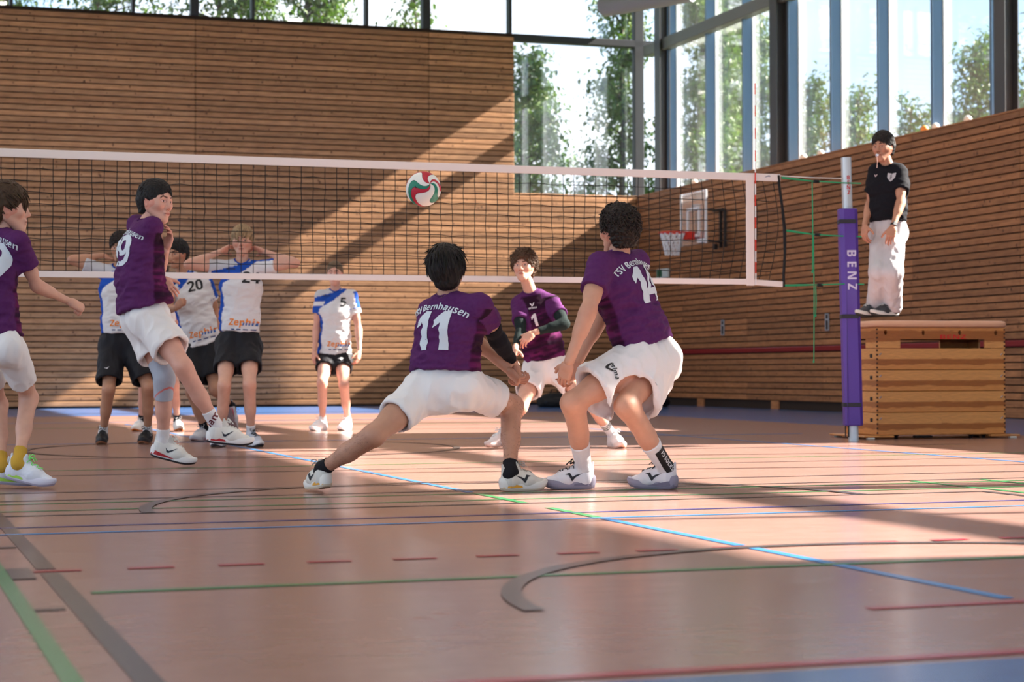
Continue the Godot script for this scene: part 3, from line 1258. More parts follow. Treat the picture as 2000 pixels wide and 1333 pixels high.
func build_net() -> void:
	var o := thing("volleyball_net", "volleyball net of black cord with white tapes stretched across the hall", "net", Vector3(7.6, 0, NET_Z))
	var x0 := -1.9 - 7.6
	var x1 := 7.775 - 7.6
	var band := -0.125     # the white band over the sideline
	var g := Geo.new()
	g.box(Vector3(x1 - x0, 0.066, 0.012), shift(Vector3((x0 + x1) * 0.5, 2.372, 0)), 0.003)
	g.box(Vector3(x1 - x0, 0.004, 0.014), shift(Vector3((x0 + x1) * 0.5, 2.352, 0)))
	obj("top_tape", g.mesh(), M.tape, o)
	g = Geo.new()
	g.tube(PackedVector3Array([Vector3(x0, 1.41, 0), Vector3(-4.0, 1.412, 0.01), Vector3(band, 1.436, 0), Vector3(x1 + 0.03, 1.42, 0)]), PackedFloat32Array([0.026, 0.026, 0.026, 0.026]), 4, true)
	var bt := Geo.new()
	for seg in [[x0, band - 0.03, 1.412, 1.434], [band - 0.03, x1 + 0.03, 1.434, 1.415]]:
		var a := Vector3(seg[0], seg[2], 0)
		var b := Vector3(seg[1], seg[3], 0)
		bt.box(Vector3(a.distance_to(b), 0.05, 0.01), frame(b - a, Vector3.UP, (a + b) * 0.5), 0.003)
	obj("bottom_tape", bt.mesh(), M.tape, o)
	for x in [band, band - 9.0]:
		obj("side_band", block(Vector3(0.078, 0.99, 0.014), 0.003), M.tape, o, shift(Vector3(x, 1.895, 0.002)))
	# the maker's mark on the tape beside the band
	var mk := Geo.new()
	mk.add(outline([[-0.035, -0.008], [0.0, 0.004], [0.03, 0.002], [0.012, 0.014], [-0.01, 0.008]], 1.0), Transform3D())
	obj("printed_mark", mk.mesh(), mat(Color(0.10, 0.25, 0.45), 0.6), o, shift(Vector3(0.05, 2.377, 0.0075)))
	# webbing at the free edge
	g = Geo.new()
	g.tube(PackedVector3Array([Vector3(0.155, 2.395, 0), Vector3(0.165, 2.30, 0), Vector3(0.195, 2.1, 0), Vector3(0.215, 1.92, 0), Vector3(0.218, 1.7, 0), Vector3(0.205, 1.5, 0), Vector3(0.203, 1.39, 0)]), PackedFloat32Array([0.02, 0.018, 0.018, 0.022, 0.018, 0.018, 0.02]), 8, true, Color.WHITE, 0.6)
	obj("edge_webbing", g.mesh(), M.webbing, o)
	# cords: a mesh of ten-centimetre squares, a little slack
	g = Geo.new()
	var r := RandomNumberGenerator.new()
	r.seed = 77
	var cols := int((x1 - x0) / 0.1)
	var pts := {}
	for i in cols + 1:
		for j in 11:
			var x := x0 + i * 0.1
			var y := lerpf(2.345, 1.435, j / 10.0)
			var sag := sin(PI * j / 10.0)
			var right := smoothstep(-1.2, 0.1, x)
			x += right * 0.055 * sin((j / 10.0) * PI * 1.2) - right * 0.01 * j / 10.0
			pts[Vector2i(i, j)] = Vector3(minf(x, x1 + 0.03) + r.randf_range(-0.006, 0.006) * sag, y + r.randf_range(-0.006, 0.006) - 0.008 * sag, r.randf_range(-0.006, 0.006) * sag)
	for i in cols + 1:
		for j in 10:
			g.rod(pts[Vector2i(i, j)], pts[Vector2i(i, j + 1)], 0.0032, 5)
	for j in range(1, 11):
		for i in cols:
			if j < 10:
				g.rod(pts[Vector2i(i, j)], pts[Vector2i(i + 1, j)], 0.0032, 5)
	obj("netting", g.mesh(), M.cord, o).set_meta("kind", "stuff")
	# antenna, in bands of red and white
	var an := thing("net_antenna", "thin red and white striped antenna standing above the side band of the net", "antenna", Vector3(7.52, 1.41, NET_Z + 0.02))
	for i in 18:
		var y := i * 0.1
		var p := obj("stripe", CylinderMesh.new(), M.orange if i % 2 == 1 else M.white, an, shift(Vector3(0, y + 0.05, 0)))
		var c: CylinderMesh = p.mesh
		c.top_radius = 0.0055
		c.bottom_radius = 0.0055
		c.height = 0.1
		c.radial_segments = 10
		c.rings = 1
	var cable := Geo.new()
	cable.tube(PackedVector3Array([Vector3(7.775, 2.39, NET_Z), Vector3(8.1, 2.383, NET_Z), Vector3(8.40, 2.385, NET_Z)]), PackedFloat32Array([0.005, 0.005, 0.005]), 6)
	tag(obj("net_cable", cable.mesh(), M.tape, self), "thin pale cable running from the net tape to the post", "cable")
	# three green ropes with buckles
	var ropes := [
		[Vector3(7.79, 2.375, 0), Vector3(8.10, 2.352, 0), Vector3(8.40, 2.34, 0.05), 0.80, "topmost of the three green ropes tying the net to the post"],
		[Vector3(7.83, 1.90, 0), Vector3(8.11, 1.87, 0), Vector3(8.41, 1.855, 0.06), 1.13, "middle one of the three green ropes tying the net to the post"],
		[Vector3(7.81, 1.405, 0), Vector3(8.13, 1.415, 0), Vector3(8.42, 1.425, 0.06), 0.26, "lowest of the three green ropes tying the net to the post"],
	]
	for q in ropes:
		var t := thing("tension_rope", q[4], "rope", Vector3(0, 0, NET_Z), "green net ropes")
		g = Geo.new()
		g.tube(PackedVector3Array([q[0], q[0].lerp(q[1], 0.45), q[1]]), PackedFloat32Array([0.011, 0.010, 0.006]), 7)
		g.tube(PackedVector3Array([q[1], q[2], q[2] + Vector3(0.14, -0.004, 0.04)]), PackedFloat32Array([0.006, 0.006, 0.006]), 7)
		obj("rope", g.mesh(), M.green_rope, t)
		obj("buckle", block(Vector3(0.062, 0.03, 0.022), 0.006), M.black, t, shift(q[1] + Vector3(0.035, -0.002, 0.004)))
		g = Geo.new()
		var e: Vector3 = q[1] + Vector3(-0.01, -0.01, 0.008)
		g.tube(PackedVector3Array([e, e + Vector3(0.004, -q[3] * 0.5, 0), e + Vector3(-0.003, -q[3], 0.003)]), PackedFloat32Array([0.005, 0.005, 0.004]), 6)
		g.rod(e + Vector3(-0.003, -q[3], 0.003), e + Vector3(-0.006, -q[3] - 0.02, 0.003), 0.008, 6)
		obj("loose_end", g.mesh(), M.green_rope, t)


func build_post() -> void:
	var o := thing("net_post", "aluminium volleyball post wrapped in a purple safety pad, left of the box", "post", Vector3(8.50, 0, NET_Z))
	var turn := Basis(Vector3.UP, -0.32)
	var lean := Vector3(-0.062, 2.575, 0)
	var g := Geo.new()
	var rings := []
	for f in [0.0, 1.0]:
		var ring := PackedVector3Array()
		for s in 24:
			var a := TAU * s / 24
			var p := Vector3(signf(cos(a)) * pow(absf(cos(a)), 0.6) * 0.044, 0, signf(sin(a)) * pow(absf(sin(a)), 0.6) * 0.055)
			ring.append(turn * p + lean * f)
		rings.append(ring)
	g.skin(rings)
	obj("pole", g.mesh(), M.alu, o)
	g = Geo.new()
	for k in 2:
		g.box(Vector3(0.004, 2.5, 0.016), Transform3D(turn, lean * 0.5 + turn * Vector3(-0.045, 0, 0.018 - 0.036 * k)))
	g.box(Vector3(0.012, 2.5, 0.004), Transform3D(turn, lean * 0.5 + turn * Vector3(-0.028, 0, 0.0555)))
	obj("groove", g.mesh(), M.groove, o)
	# the pad: a folded sleeve with eight faces
	g = Geo.new()
	rings = []
	for f in [0.14, 0.148, 2.10, 2.108]:
		var ring := PackedVector3Array()
		var sc := 0.93 if f == 0.14 or f == 2.108 else 1.0
		for c in [[-0.082, -0.05], [-0.06, -0.08], [0.06, -0.08], [0.082, -0.05], [0.082, 0.055], [0.052, 0.085], [-0.045, 0.085], [-0.082, 0.06]]:
			ring.append(turn * Vector3(c[0] * sc, 0, c[1] * sc) + lean * (f / 2.575) + Vector3(-0.002, 0, 0))
		rings.append(ring)
	var flatg := Geo.new()
	for i in 3:
		for s in 8:
			var mid: Vector3 = (rings[i][s] + rings[i + 1][(s + 1) % 8]) * 0.5
			flatg.quad(rings[i][s], rings[i][(s + 1) % 8], rings[i + 1][(s + 1) % 8], rings[i + 1][s], mid - Vector3(lean.x * mid.y / 2.575, mid.y, 0))
	for e in [0, 3]:
		var ctr := Vector3.ZERO
		for p in rings[e]:
			ctr += p / 8.0
		for s in 8:
			flatg.tri(ctr, rings[e][s], rings[e][(s + 1) % 8], Vector3.DOWN if e == 0 else Vector3.UP)
	obj("pad", flatg.mesh(), M.purple_pad, o)
	for y in [0.33, 1.13, 1.99]:
		g = Geo.new()
		g.box(Vector3(0.150, 0.036, 0.006), Transform3D(turn, lean * (y / 2.575) + turn * Vector3(-0.012, 0, 0.088)), 0.002)
		g.box(Vector3(0.006, 0.036, 0.12), Transform3D(turn, lean * (y / 2.575) + turn * Vector3(-0.087, 0, 0.01)), 0.002)
		obj("strap", g.mesh(), M.strap, o)
	obj("seam", block(Vector3(0.006, 1.95, 0.006), 0.002), mat(Color(0.26, 0.16, 0.48), 0.5), o, Transform3D(turn, lean * 0.43 + turn * Vector3(-0.045, 0, 0.085)))
	# lettering: upright letters on the pole, turned letters on the pad
	var letters := "BENZ"
	for i in 4:
		var y := 2.39 - i * 0.045
		obj("letter", glyphs(letters[i], 0.036, font_bold).mesh(), M.red_print, o, Transform3D(turn, lean * (y / 2.575) + turn * Vector3(0.006, 0, 0.0575)))
		y = 1.70 - i * 0.100
		obj("letter", glyphs(letters[i], 0.082, font_bold).mesh(), M.pale_print, o, Transform3D(turn * Basis(Vector3.BACK, -PI / 2), lean * (y / 2.575) + turn * Vector3(0.012, 0, 0.0875)))


func csg_box(parent: Node, size: Vector3, at: Vector3, cut := false) -> void:
	var c := CSGBox3D.new()
	c.name = "cutter" if cut else "solid"
	c.size = size
	c.position = at
	c.operation = CSGShape3D.OPERATION_SUBTRACTION if cut else CSGShape3D.OPERATION_UNION
	parent.add_child(c, true)


func build_vault_box() -> void:
	var o := thing("vaulting_box", "varnished wooden vaulting box in five sections with a pale padded top", "vaulting box", Vector3(9.56, 0, -16.16))
	o.rotation.y = -0.088
	var half := 0.655
	var deep := 0.36
	var tops := [0.038, 0.25, 0.447, 0.646, 0.848, 1.042]
	var th := 0.024
	for s in 5:
		var y0: float = tops[s]
		var y1: float = tops[s + 1] - 0.003
		var h := y1 - y0
		var my := (y0 + y1) * 0.5
		var sec := Node3D.new()
		sec.name = "box_section"
		o.add_child(sec, true)
		if s < 4:
			for z in [deep, -deep]:
				obj("plank", block(Vector3(half * 2.0, h, th), 0.004), M.box_wood, sec, shift(Vector3(0, my, z)))
		else:
			for z in [deep, -deep]:
				var c := CSGCombiner3D.new()
				c.name = "plank"
				c.material_override = M.box_wood
				sec.add_child(c, true)
				csg_box(c, Vector3(half * 2.0, h, th), Vector3(0, my, z))
				csg_box(c, Vector3(0.86, 0.085, 0.1), Vector3(0.015 if z > 0.0 else -0.09, y0 + 0.04, z), true)
				for x in [-0.56, -0.18, 0.19, 0.56]:
					var cy := CSGCylinder3D.new()
					cy.name = "hole"
					cy.radius = 0.017
					cy.height = 0.1
					cy.sides = 18
					cy.operation = CSGShape3D.OPERATION_SUBTRACTION
					cy.transform = Transform3D(Basis(Vector3.RIGHT, PI / 2).scaled(Vector3(1, 1.35, 1)), Vector3(x, y1 - 0.048, z))
					c.add_child(cy, true)
		for x in [-half, half]:
			if s < 4:
				obj("plank", block(Vector3(th, h, deep * 2.0 - th), 0.004), M.box_wood, sec, shift(Vector3(x - signf(x) * th * 0.5, my, 0)))
			else:
				var g := Geo.new()
				g.box(Vector3(th, h - 0.09, deep * 2.0 - th), shift(Vector3(x - signf(x) * th * 0.5, my + 0.045, 0)), 0.003)
				g.box(Vector3(th, 0.09, 0.22), shift(Vector3(x - signf(x) * th * 0.5, y0 + 0.045, 0.24)), 0.003)
				g.box(Vector3(th, 0.09, 0.22), shift(Vector3(x - signf(x) * th * 0.5, y0 + 0.045, -0.24)), 0.003)
				obj("plank", g.mesh(), M.box_wood, sec)
			# finger joint: end grain showing at the front corner
			for k in 5:
				obj("joint_finger", block(Vector3(0.017, h * 0.085, 0.008), 0.001), M.end_grain, sec, shift(Vector3(x - signf(x) * 0.0085, y0 + h * (0.1 + 0.2 * k), deep + th * 0.5 - 0.002)))
			if s < 4:
				obj("screw", block(Vector3(0.03, 0.011, 0.01), 0.003), M.chrome, sec, Transform3D(Basis(Vector3.BACK, 0.7), Vector3(x - signf(x) * 0.04, y1 - 0.055, deep + 0.014)))
				if x < 0.0:
					obj("hand_slot", block(Vector3(0.008, 0.035, 0.05), 0.003), M.black, sec, shift(Vector3(x - 0.002, y1 - 0.07, deep - 0.10)))
	var word := glyphs("BENZ", 0.040, font_bold)
	for i in word.v.size():
		word.v[i].x *= 1.95
	obj("lettering", word.mesh(), M.red_print, o, shift(Vector3(0.12, 0.953, deep + th * 0.5 + 0.001)))
	# the padded top
	var g := Geo.new()
	var rings := []
	for q in [[1.042, 0.0], [1.046, 0.016], [1.06, 0.024], [1.082, 0.024], [1.097, 0.014], [1.104, -0.01], [1.106, -0.06]]:
		var ring := PackedVector3Array()
		var hx: float = half + 0.022 + q[1]
		var hz: float = deep + 0.02 + q[1]
		for s in 40:
			var a := TAU * (s + 0.5) / 40
			ring.append(Vector3(signf(cos(a)) * pow(absf(cos(a)), 0.22) * hx, q[0], signf(sin(a)) * pow(absf(sin(a)), 0.22) * hz))
		rings.append(ring)
	g.skin(rings)
	obj("top_pad", g.mesh(), M.leather, o)
	# runners and castors
	for x in [-half + 0.01, half - 0.02]:
		obj("runner", block(Vector3(0.30, 0.018, deep * 2.0 + 0.1), 0.004), M.box_wood, o, shift(Vector3(x, 0.026, 0)))
		for z in [deep + 0.03, -deep]:
			obj("foot_pad", block(Vector3(0.07, 0.016, 0.05), 0.005), M.rubber, o, shift(Vector3(x + signf(x) * 0.08, 0.009, z)))
	for x in [-0.42, 0.34, 0.47]:
		var w := Geo.new()
		w.rod(Vector3(x - 0.012, 0.018, deep - 0.08), Vector3(x + 0.012, 0.018, deep - 0.08), 0.018, 14)
		w.box(Vector3(0.04, 0.02, 0.05), shift(Vector3(x, 0.036, deep - 0.08)), 0.004)
		obj("castor", w.mesh(), M.black, o)
	obj("lift_bar", block(Vector3(0.18, 0.02, 0.06), 0.005), M.black, o, shift(Vector3(-0.16, 0.020, deep - 0.06)))


func build_wall_things() -> void:
	# basketball hoop on its bracket, seen edge-on through the net
	var o := thing("basketball_hoop", "basketball hoop with clear backboard and red rim on the right wall", "basketball hoop", Vector3(13.6, 2.83, -30.64))
	var c := Vector3(0, 0, 0)
	obj("backboard", block(Vector3(0.018, 0.91, 1.07), 0.003), M.acrylic, o, shift(c + Vector3(0, 0.455, 0)))
	for z in [-0.53, 0.53]:
		obj("edge_strip", block(Vector3(0.03, 0.92, 0.045 if z > 0.0 else 0.028), 0.004), M.white, o, shift(c + Vector3(0, 0.455, z)))
	obj("edge_strip", block(Vector3(0.03, 0.06, 0.36), 0.004), M.white, o, shift(c + Vector3(0, 0.05, 0.36)))
	obj("edge_strip", block(Vector3(0.03, 0.022, 1.05), 0.004), M.acrylic, o, shift(c + Vector3(0, 0.90, 0)))
	var g := Geo.new()
	for q in [[0.62, 0.0, 0.05, 0.52], [0.155, 0.0, 0.05, 0.52]]:
		g.box(Vector3(0.024, q[2], q[3]), shift(Vector3(-0.004, q[0], q[1])))
	for z in [-0.24, 0.24]:
		g.box(Vector3(0.024, 0.46, 0.05), shift(Vector3(-0.004, 0.385, z)))
	obj("target_square", g.mesh(), M.white, o)
	g = Geo.new()
	var ring := PackedVector3Array()
	var rr := PackedFloat32Array()
	for i in 33:
		ring.append(Vector3(-0.40 + 0.225 * cos(TAU * i / 32), 0.20, 0.225 * sin(TAU * i / 32)))
		rr.append(0.014)
	g.tube(ring, rr, 8, false)
	obj("rim", g.mesh(), M.orange, o)
	obj("rim_plate", block(Vector3(0.16, 0.14, 0.16), 0.012), M.orange, o, shift(Vector3(-0.095, 0.155, 0.02)))
	g = Geo.new()
	for i in 12:
		var last := []
		for s in [1.0, -1.0]:
			var p := PackedVector3Array()
			var w := PackedFloat32Array()
			for k in 7:
				var f := k / 6.0
				var a: float = TAU * i / 12 + s * f * 0.9
				var rad := lerpf(0.215, 0.12, pow(f, 0.7))
				p.append(Vector3(-0.40 + rad * cos(a), 0.19 - 0.38 * f, rad * sin(a)))
				w.append(lerpf(0.014, 0.008, f))
			g.tube(p, w, 5, false)
	obj("hoop_net", g.mesh(), M.white, o)
	obj("hinge", block(Vector3(0.09, 0.06, 0.22), 0.015), M.grey, o, shift(Vector3(0.05, 0.67, 0.0)))
	g = Geo.new()
	for z in [-0.06, 0.12]:
		g.box(Vector3(0.05, 0.66, 0.035), shift(Vector3(0.60, 0.30, z - 0.12)))
	g.box(Vector3(0.04, 0.04, 0.42), shift(Vector3(0.60, 0.64, -0.28)))
	g.rod(Vector3(0.02, 0.62, 0.0), Vector3(0.6, 0.62, -0.1), 0.018)
	g.rod(Vector3(0.02, 0.12, 0.0), Vector3(0.6, 0.05, -0.1), 0.018)
	g.box(Vector3(0.06, 0.1, 0.06), shift(Vector3(0.58, 0.0, -0.36)))
	g.box(Vector3(0.05, 0.5, 0.09), shift(Vector3(0.04, 0.30, 0.08)))
	obj("wall_bracket", g.mesh(), M.dark_frame, o)
	# two recessed handles in the boards
	for q in [[-30.9, "small grey recessed handle plate in the right wall, nearer the hoop"], [-27.02, "small grey recessed handle plate in the right wall, nearer the purple post"]]:
		var t := thing("recessed_handle", q[1], "handle plate", Vector3(RIGHT_WALL - 0.012, 1.30, q[0]), "handle plates in the right wall")
		var f := Geo.new()
		for e in [[0.0, 0.125, 0.12, 0.02], [0.0, -0.125, 0.12, 0.02]]:
			f.box(Vector3(0.02, e[3], e[2]), shift(Vector3(0, 0.1 + e[1], e[0])), 0.004)
		for z in [-0.05, 0.05]:
			f.box(Vector3(0.02, 0.25, 0.02), shift(Vector3(0, 0.1, z)), 0.004)
		obj("plate", f.mesh(), M.grey, t)
		obj("recess", block(Vector3(0.008, 0.23, 0.08)), M.black, t, shift(Vector3(0.004, 0.1, 0)))
		obj("grip", block(Vector3(0.02, 0.03, 0.08), 0.008), M.grey, t, shift(Vector3(-0.006, 0.14, 0)))
	# emergency exit sign
	var sg := thing("exit_sign", "small green and white sign on the right wall close to the corner", "sign", Vector3(RIGHT_WALL - 0.02, 2.40, -33.55))
	obj("case", block(Vector3(0.05, 0.17, 0.52), 0.006), M.sign_white, sg, shift(Vector3(0, 0.085, 0)))
	obj("green_panel", block(Vector3(0.004, 0.13, 0.24), 0.0), M.sign_green, sg, shift(Vector3(-0.027, 0.085, -0.11)))
	# balls left lying on the window ledge
	var ledge := [[-34.2, "pale green ball on the ledge nearest the corner of the glass", "sign_white"], [-32.6, "small white ball on the ledge behind the net tape", "ball_white"], [-28.25, "pale ball on the ledge left of the antenna's column", "ball_white"], [-27.65, "pale green ball on the ledge beside the blue fin above the post", "sign_white"], [-24.45, "orange ball on the ledge to the right of the referee's head", "orange"], [-24.15, "pale ball on the ledge right beside the orange ball", "sign_white"], [-23.3, "white ball on the ledge between the two rightmost fins", "ball_white"]]
	for q in ledge:
		var bl := Geo.new()
		bl.ball(Vector3(0, 0.06, 0), Vector3.ONE * 0.06, Color.WHITE, 14, 20)
		var n := obj("ledge_ball", bl.mesh(), M.ball_white if q[2] != "orange" else mat(Color(0.95, 0.60, 0.25), 0.5), self, shift(Vector3(RIGHT_WALL + 0.22, SILL + 0.003, q[0])))
		tag(n, q[1], "ball", "balls on the window ledge")
	# bags against the wall
	for q in [[13.15, -31.25, 0.42, 0.46, "upright black backpack standing in the corner behind the right player"], [11.55, -32.1, 0.60, 0.26, "low dark sports bag lying on the floor by the back wall"]]:
		var t := thing("backpack" if q[3] > 0.3 else "sports_bag", q[4], "bag", Vector3(q[0], 0.004, q[1]))
		var s := Sdf.new()
		s.ell(Vector3(0, q[3] * 0.35, 0), Vector3(0, q[3] * 0.62, 0), Vector3.RIGHT, q[2] * 0.5, 0.14, q[2] * 0.44, q[3] * 0.36)
		s.cap(Vector3(-q[2] * 0.25, q[3] * 0.3, 0.12), Vector3(q[2] * 0.25, q[3] * 0.3, 0.12), 0.07, 0.07, 0.05)
		s.cap(Vector3(-q[2] * 0.4, 0.08, 0), Vector3(q[2] * 0.4, 0.08, 0), 0.09, 0.09, 0.05)
		var bg := Geo.new()
		s.net(bg, 0.024, [Plane(Vector3.DOWN, 0.0)], [], one_colour(Color.WHITE), func(p: Vector3, _n: Vector3) -> float: return 0.02 * cloth_noise.get_noise_3dv(p * 7.0))
		obj("body", bg.mesh(), M.bag, t)
		var hg := Geo.new()
		hg.tube(PackedVector3Array([Vector3(-0.08, q[3] * 0.9, 0), Vector3(-0.05, q[3] + 0.05, 0), Vector3(0.05, q[3] + 0.05, 0), Vector3(0.08, q[3] * 0.9, 0)]), PackedFloat32Array([0.012, 0.012, 0.012, 0.012]), 6)
		obj("handle", hg.mesh(), M.bag, t)
	# the round end of an air duct under the ceiling
	var d := thing("air_duct", "grey round duct end hanging under the ceiling above the corner window", "duct", Vector3(13.0, 7.35, -32.6))
	var dg := Geo.new()
	var prof := []
	for q in [[0.0, 0.08], [0.03, 0.15], [0.09, 0.19], [0.2, 0.20], [1.9, 0.20]]:
		var rg := PackedVector3Array()
		for i in 28:
			rg.append(Vector3(q[0] - 0.4, q[1] * cos(TAU * i / 28), q[1] * sin(TAU * i / 28)))
		prof.append(rg)
	dg.skin(prof)
	obj("pipe", dg.mesh(), M.grey, d, Transform3D(Basis(Vector3.UP, -0.9) * Basis(Vector3.BACK, 0.05), Vector3.ZERO))
	obj("hanger", block(Vector3(0.02, 0.66, 0.02)), M.steel, d, shift(Vector3(0.3, 0.47, 0.36)))


func build_ball() -> void:
	var o := thing("volleyball", "white, red and green volleyball flying in front of the net tape", "ball", Vector3(-0.29, 0, 0))
	o.position = BALL_AT
	var R := 0.105
	# the pole of the swirl: right of the middle and turned to the photographer
	var pole := (Vector3(0.948, -0.003, 0.318) * 0.42 + Vector3(0, 1, 0) * 0.22 + Vector3(-0.317, 0, 0.948) * 0.88).normalized()
	var side := pole.cross(Vector3.UP).normalized() * -1.0
	var b := Basis(pole.cross(side).cross(pole).normalized(), pole.cross(side), pole)
	var ex := Vector3(0.948, -0.003, 0.318)
	ex = (ex - pole * ex.dot(pole)).normalized()
	var ey := pole.cross(ex)
	var kinds := ["ball_green", "ball_white", "ball_red", "ball_white", "ball_red", "ball_white", "ball_green", "ball_red", "ball_white"]
	var edges := [-8.0, 30.0, 55.0, 82.0, 132.0, 182.0, 232.0, 262.0, 290.0, 352.0]
	for k in 9:
		var g := Geo.new()
		var rings := []
		var rows := 26
		var cols := 10
		for j in rows + 1:
			var th := lerpf(0.03, PI - 0.03, float(j) / rows)
			var ring := PackedVector3Array()
			for i in cols + 1:
				var f := float(i) / cols
				var ph := deg_to_rad(lerpf(edges[k] + 0.8, edges[k + 1] - 0.8, f)) - 1.1 * sin(th * 1.0) * sin(th * 2.0) - 0.35 * th
				var rim := minf(minf(f, 1.0 - f) * 6.0, 1.0)
				ring.append((ex * cos(ph) * sin(th) + ey * sin(ph) * sin(th) + pole * cos(th)) * (R - 0.0022 * (1.0 - rim)))
			rings.append(ring)
		for j in rows:
			for i in cols:
				var m: Vector3 = rings[j][i]
				g.quad(rings[j][i], rings[j][i + 1], rings[j + 1][i + 1], rings[j + 1][i], m)
		for i in g.v.size():
			g.n[i] = g.v[i].normalized()
		obj("panel", g.mesh(), M[kinds[k]], o)
	var core := Geo.new()
	core.ball(Vector3.ZERO, Vector3.ONE * (R - 0.004), Color.WHITE, 18, 28)
	obj("bladder", core.mesh(), M.groove, o)
	obj("printed_mark", block(Vector3(0.016, 0.006, 0.001)), M.black, o, Transform3D(Basis(ex, Vector3.UP, -Vector3(0.317, 0, -0.948)).orthonormalized() * Basis(Vector3.BACK, -0.8), (ex * -0.045 + Vector3(0, -0.004, 0) + Vector3(-0.317, 0, 0.948) * 0.098)))


# ---------------------------------------------------------------- people

const NONE := 0.0



# head about its centre between the ears: +z the face, +y the crown, +x the person's left
func make_head() -> void:
	var s := Sdf.new()
	s.ell(Vector3(0, 0.042, -0.016), Vector3(0, 0.042, -0.014), Vector3.RIGHT, 0.075, 0.090, 0.075, 0.090, 0.03, Vector3.BACK)
	s.ell(Vector3(0, 0.02, -0.055), Vector3(0, 0.02, -0.054), Vector3.RIGHT, 0.066, 0.056, 0.066, 0.056, 0.04, Vector3.BACK)
	s.ell(Vector3(0, 0.065, 0.028), Vector3(0, 0.01, 0.036), Vector3.RIGHT, 0.066, 0.056, 0.064, 0.054, 0.03)
	s.ell(Vector3(0, 0.0, 0.030), Vector3(0, -0.088, 0.050), Vector3.RIGHT, 0.062, 0.056, 0.028, 0.030, 0.03)
	for x in [-1.0, 1.0]:
		s.cap(Vector3(0.054 * x, -0.035, 0.0), Vector3(0.020 * x, -0.092, 0.060), 0.022, 0.016, 0.03)
		s.cap(Vector3(0.040 * x, -0.012, 0.062), Vector3(0.052 * x, -0.006, 0.035), 0.024, 0.022, 0.025)
		s.cap(Vector3(0.012 * x, 0.034, 0.088), Vector3(0.048 * x, 0.032, 0.068), 0.009, 0.010, 0.018)
	s.cap(Vector3(0, -0.093, 0.066), Vector3(0, -0.090, 0.070), 0.020, 0.018, 0.02)
	s.cap(Vector3(0, -0.052, 0.070), Vector3(0, -0.060, 0.072), 0.024, 0.022, 0.02)
	# eye sockets, then eyes with lids
	for x in [-1.0, 1.0]:
		s.remove(s.cap(Vector3(0.032 * x, 0.012, 0.103), Vector3(0.036 * x, 0.012, 0.100), 0.017, 0.017, 0.018))
	for x in [-1.0, 1.0]:
		s.cap(Vector3(0.0315 * x, 0.012, 0.0745), Vector3(0.033 * x, 0.012, 0.0740), 0.0130, 0.0130, 0.006)
	# nose
	s.cap(Vector3(0, 0.026, 0.088), Vector3(0, -0.024, 0.108), 0.0075, 0.0110, 0.014)
	for x in [-1.0, 1.0]:
		s.cap(Vector3(0.011 * x, -0.029, 0.098), Vector3(0.012 * x, -0.030, 0.092), 0.0085, 0.009, 0.010)
	# lips
	s.cap(Vector3(-0.018, -0.0565, 0.0895), Vector3(0.018, -0.0565, 0.0895), 0.0055, 0.0055, 0.012)
	s.cap(Vector3(-0.013, -0.0575, 0.0945), Vector3(0.013, -0.0575, 0.0945), 0.0050, 0.0050, 0.008)
	s.cap(Vector3(-0.014, -0.0665, 0.0915), Vector3(0.014, -0.0665, 0.0915), 0.0062, 0.0062, 0.008)
	s.remove(s.cap(Vector3(-0.020, -0.0620, 0.1015), Vector3(0.020, -0.0620, 0.1015), 0.0032, 0.0032, 0.004))
	# ears
	for x in [-1.0, 1.0]:
		s.ell(Vector3(0.078 * x, 0.018, -0.016), Vector3(0.073 * x, -0.018, -0.008), Vector3(0.35 * x, 0, 1).normalized(), 0.019, 0.008, 0.013, 0.007, 0.008)
		s.cap(Vector3(0.070 * x, 0.0, -0.004), Vector3(0.070 * x, -0.015, 0.0), 0.010, 0.009, 0.012)
		s.remove(s.cap(Vector3(0.090 * x, 0.012, -0.008), Vector3(0.086 * x, -0.006, -0.004), 0.0065, 0.005, 0.006))
	head_geo = Geo.new()
	var colour := func(p: Vector3, _n: Vector3) -> Color:
		var c := Color(1, 1, 1)
		var ax := absf(p.x)
		# brows: the alpha channel carries what is not skin
		if p.z > 0.055:
			var by := 0.034 + 0.006 * smoothstep(0.012, 0.04, ax) - 0.010 * smoothstep(0.04, 0.055, ax)
			if ax > 0.012 and ax < 0.054 and absf(p.y - by) < 0.0048:
				return Color(0.13, 0.09, 0.07)
			var ex := ax - 0.032
			var ey := p.y - 0.011
			if ex * ex / (0.0145 * 0.0145) + ey * ey / (0.0062 * 0.0062) < 1.0 and p.z > 0.075:
				var rr := ex * ex + ey * ey
				if rr < 0.0047 * 0.0047:
					return Color(0.05, 0.04, 0.035)
				return Color(1.15, 1.35, 1.65) if ey < 0.0036 else Color(0.2, 0.14, 0.12)
			if ex * ex / (0.021 * 0.021) + ey * ey / (0.011 * 0.011) < 1.0:
				c = Color(0.80, 0.70, 0.68)
			if ax < 0.024 and absf(p.y + 0.0617) < 0.0105 * (1.0 - ax / 0.030):
				c = Color(0.78, 0.48, 0.47)
				if absf(p.y + 0.062) < 0.0017:
					c = Color(0.35, 0.18, 0.18)
			if p.y < -0.0325 and p.y > -0.042 and ax > 0.004 and ax < 0.012 and p.z > 0.09:
				c = Color(0.42, 0.25, 0.22)
			var cheek := Vector2((ax - 0.043) / 0.024, (p.y + 0.028) / 0.022).length()
			c = c.lerp(Color(1.0, 0.74, 0.72), 0.45 * (1.0 - smoothstep(0.3, 1.2, cheek)))
			if p.y < -0.018 and p.z > 0.1:
				c = c.lerp(Color(1.0, 0.76, 0.72), 0.5)
		if ax > 0.074:
			c = Color(1.0, 0.74, 0.70)
		return c
	s.net(head_geo, 0.0030, [], [], colour, null)


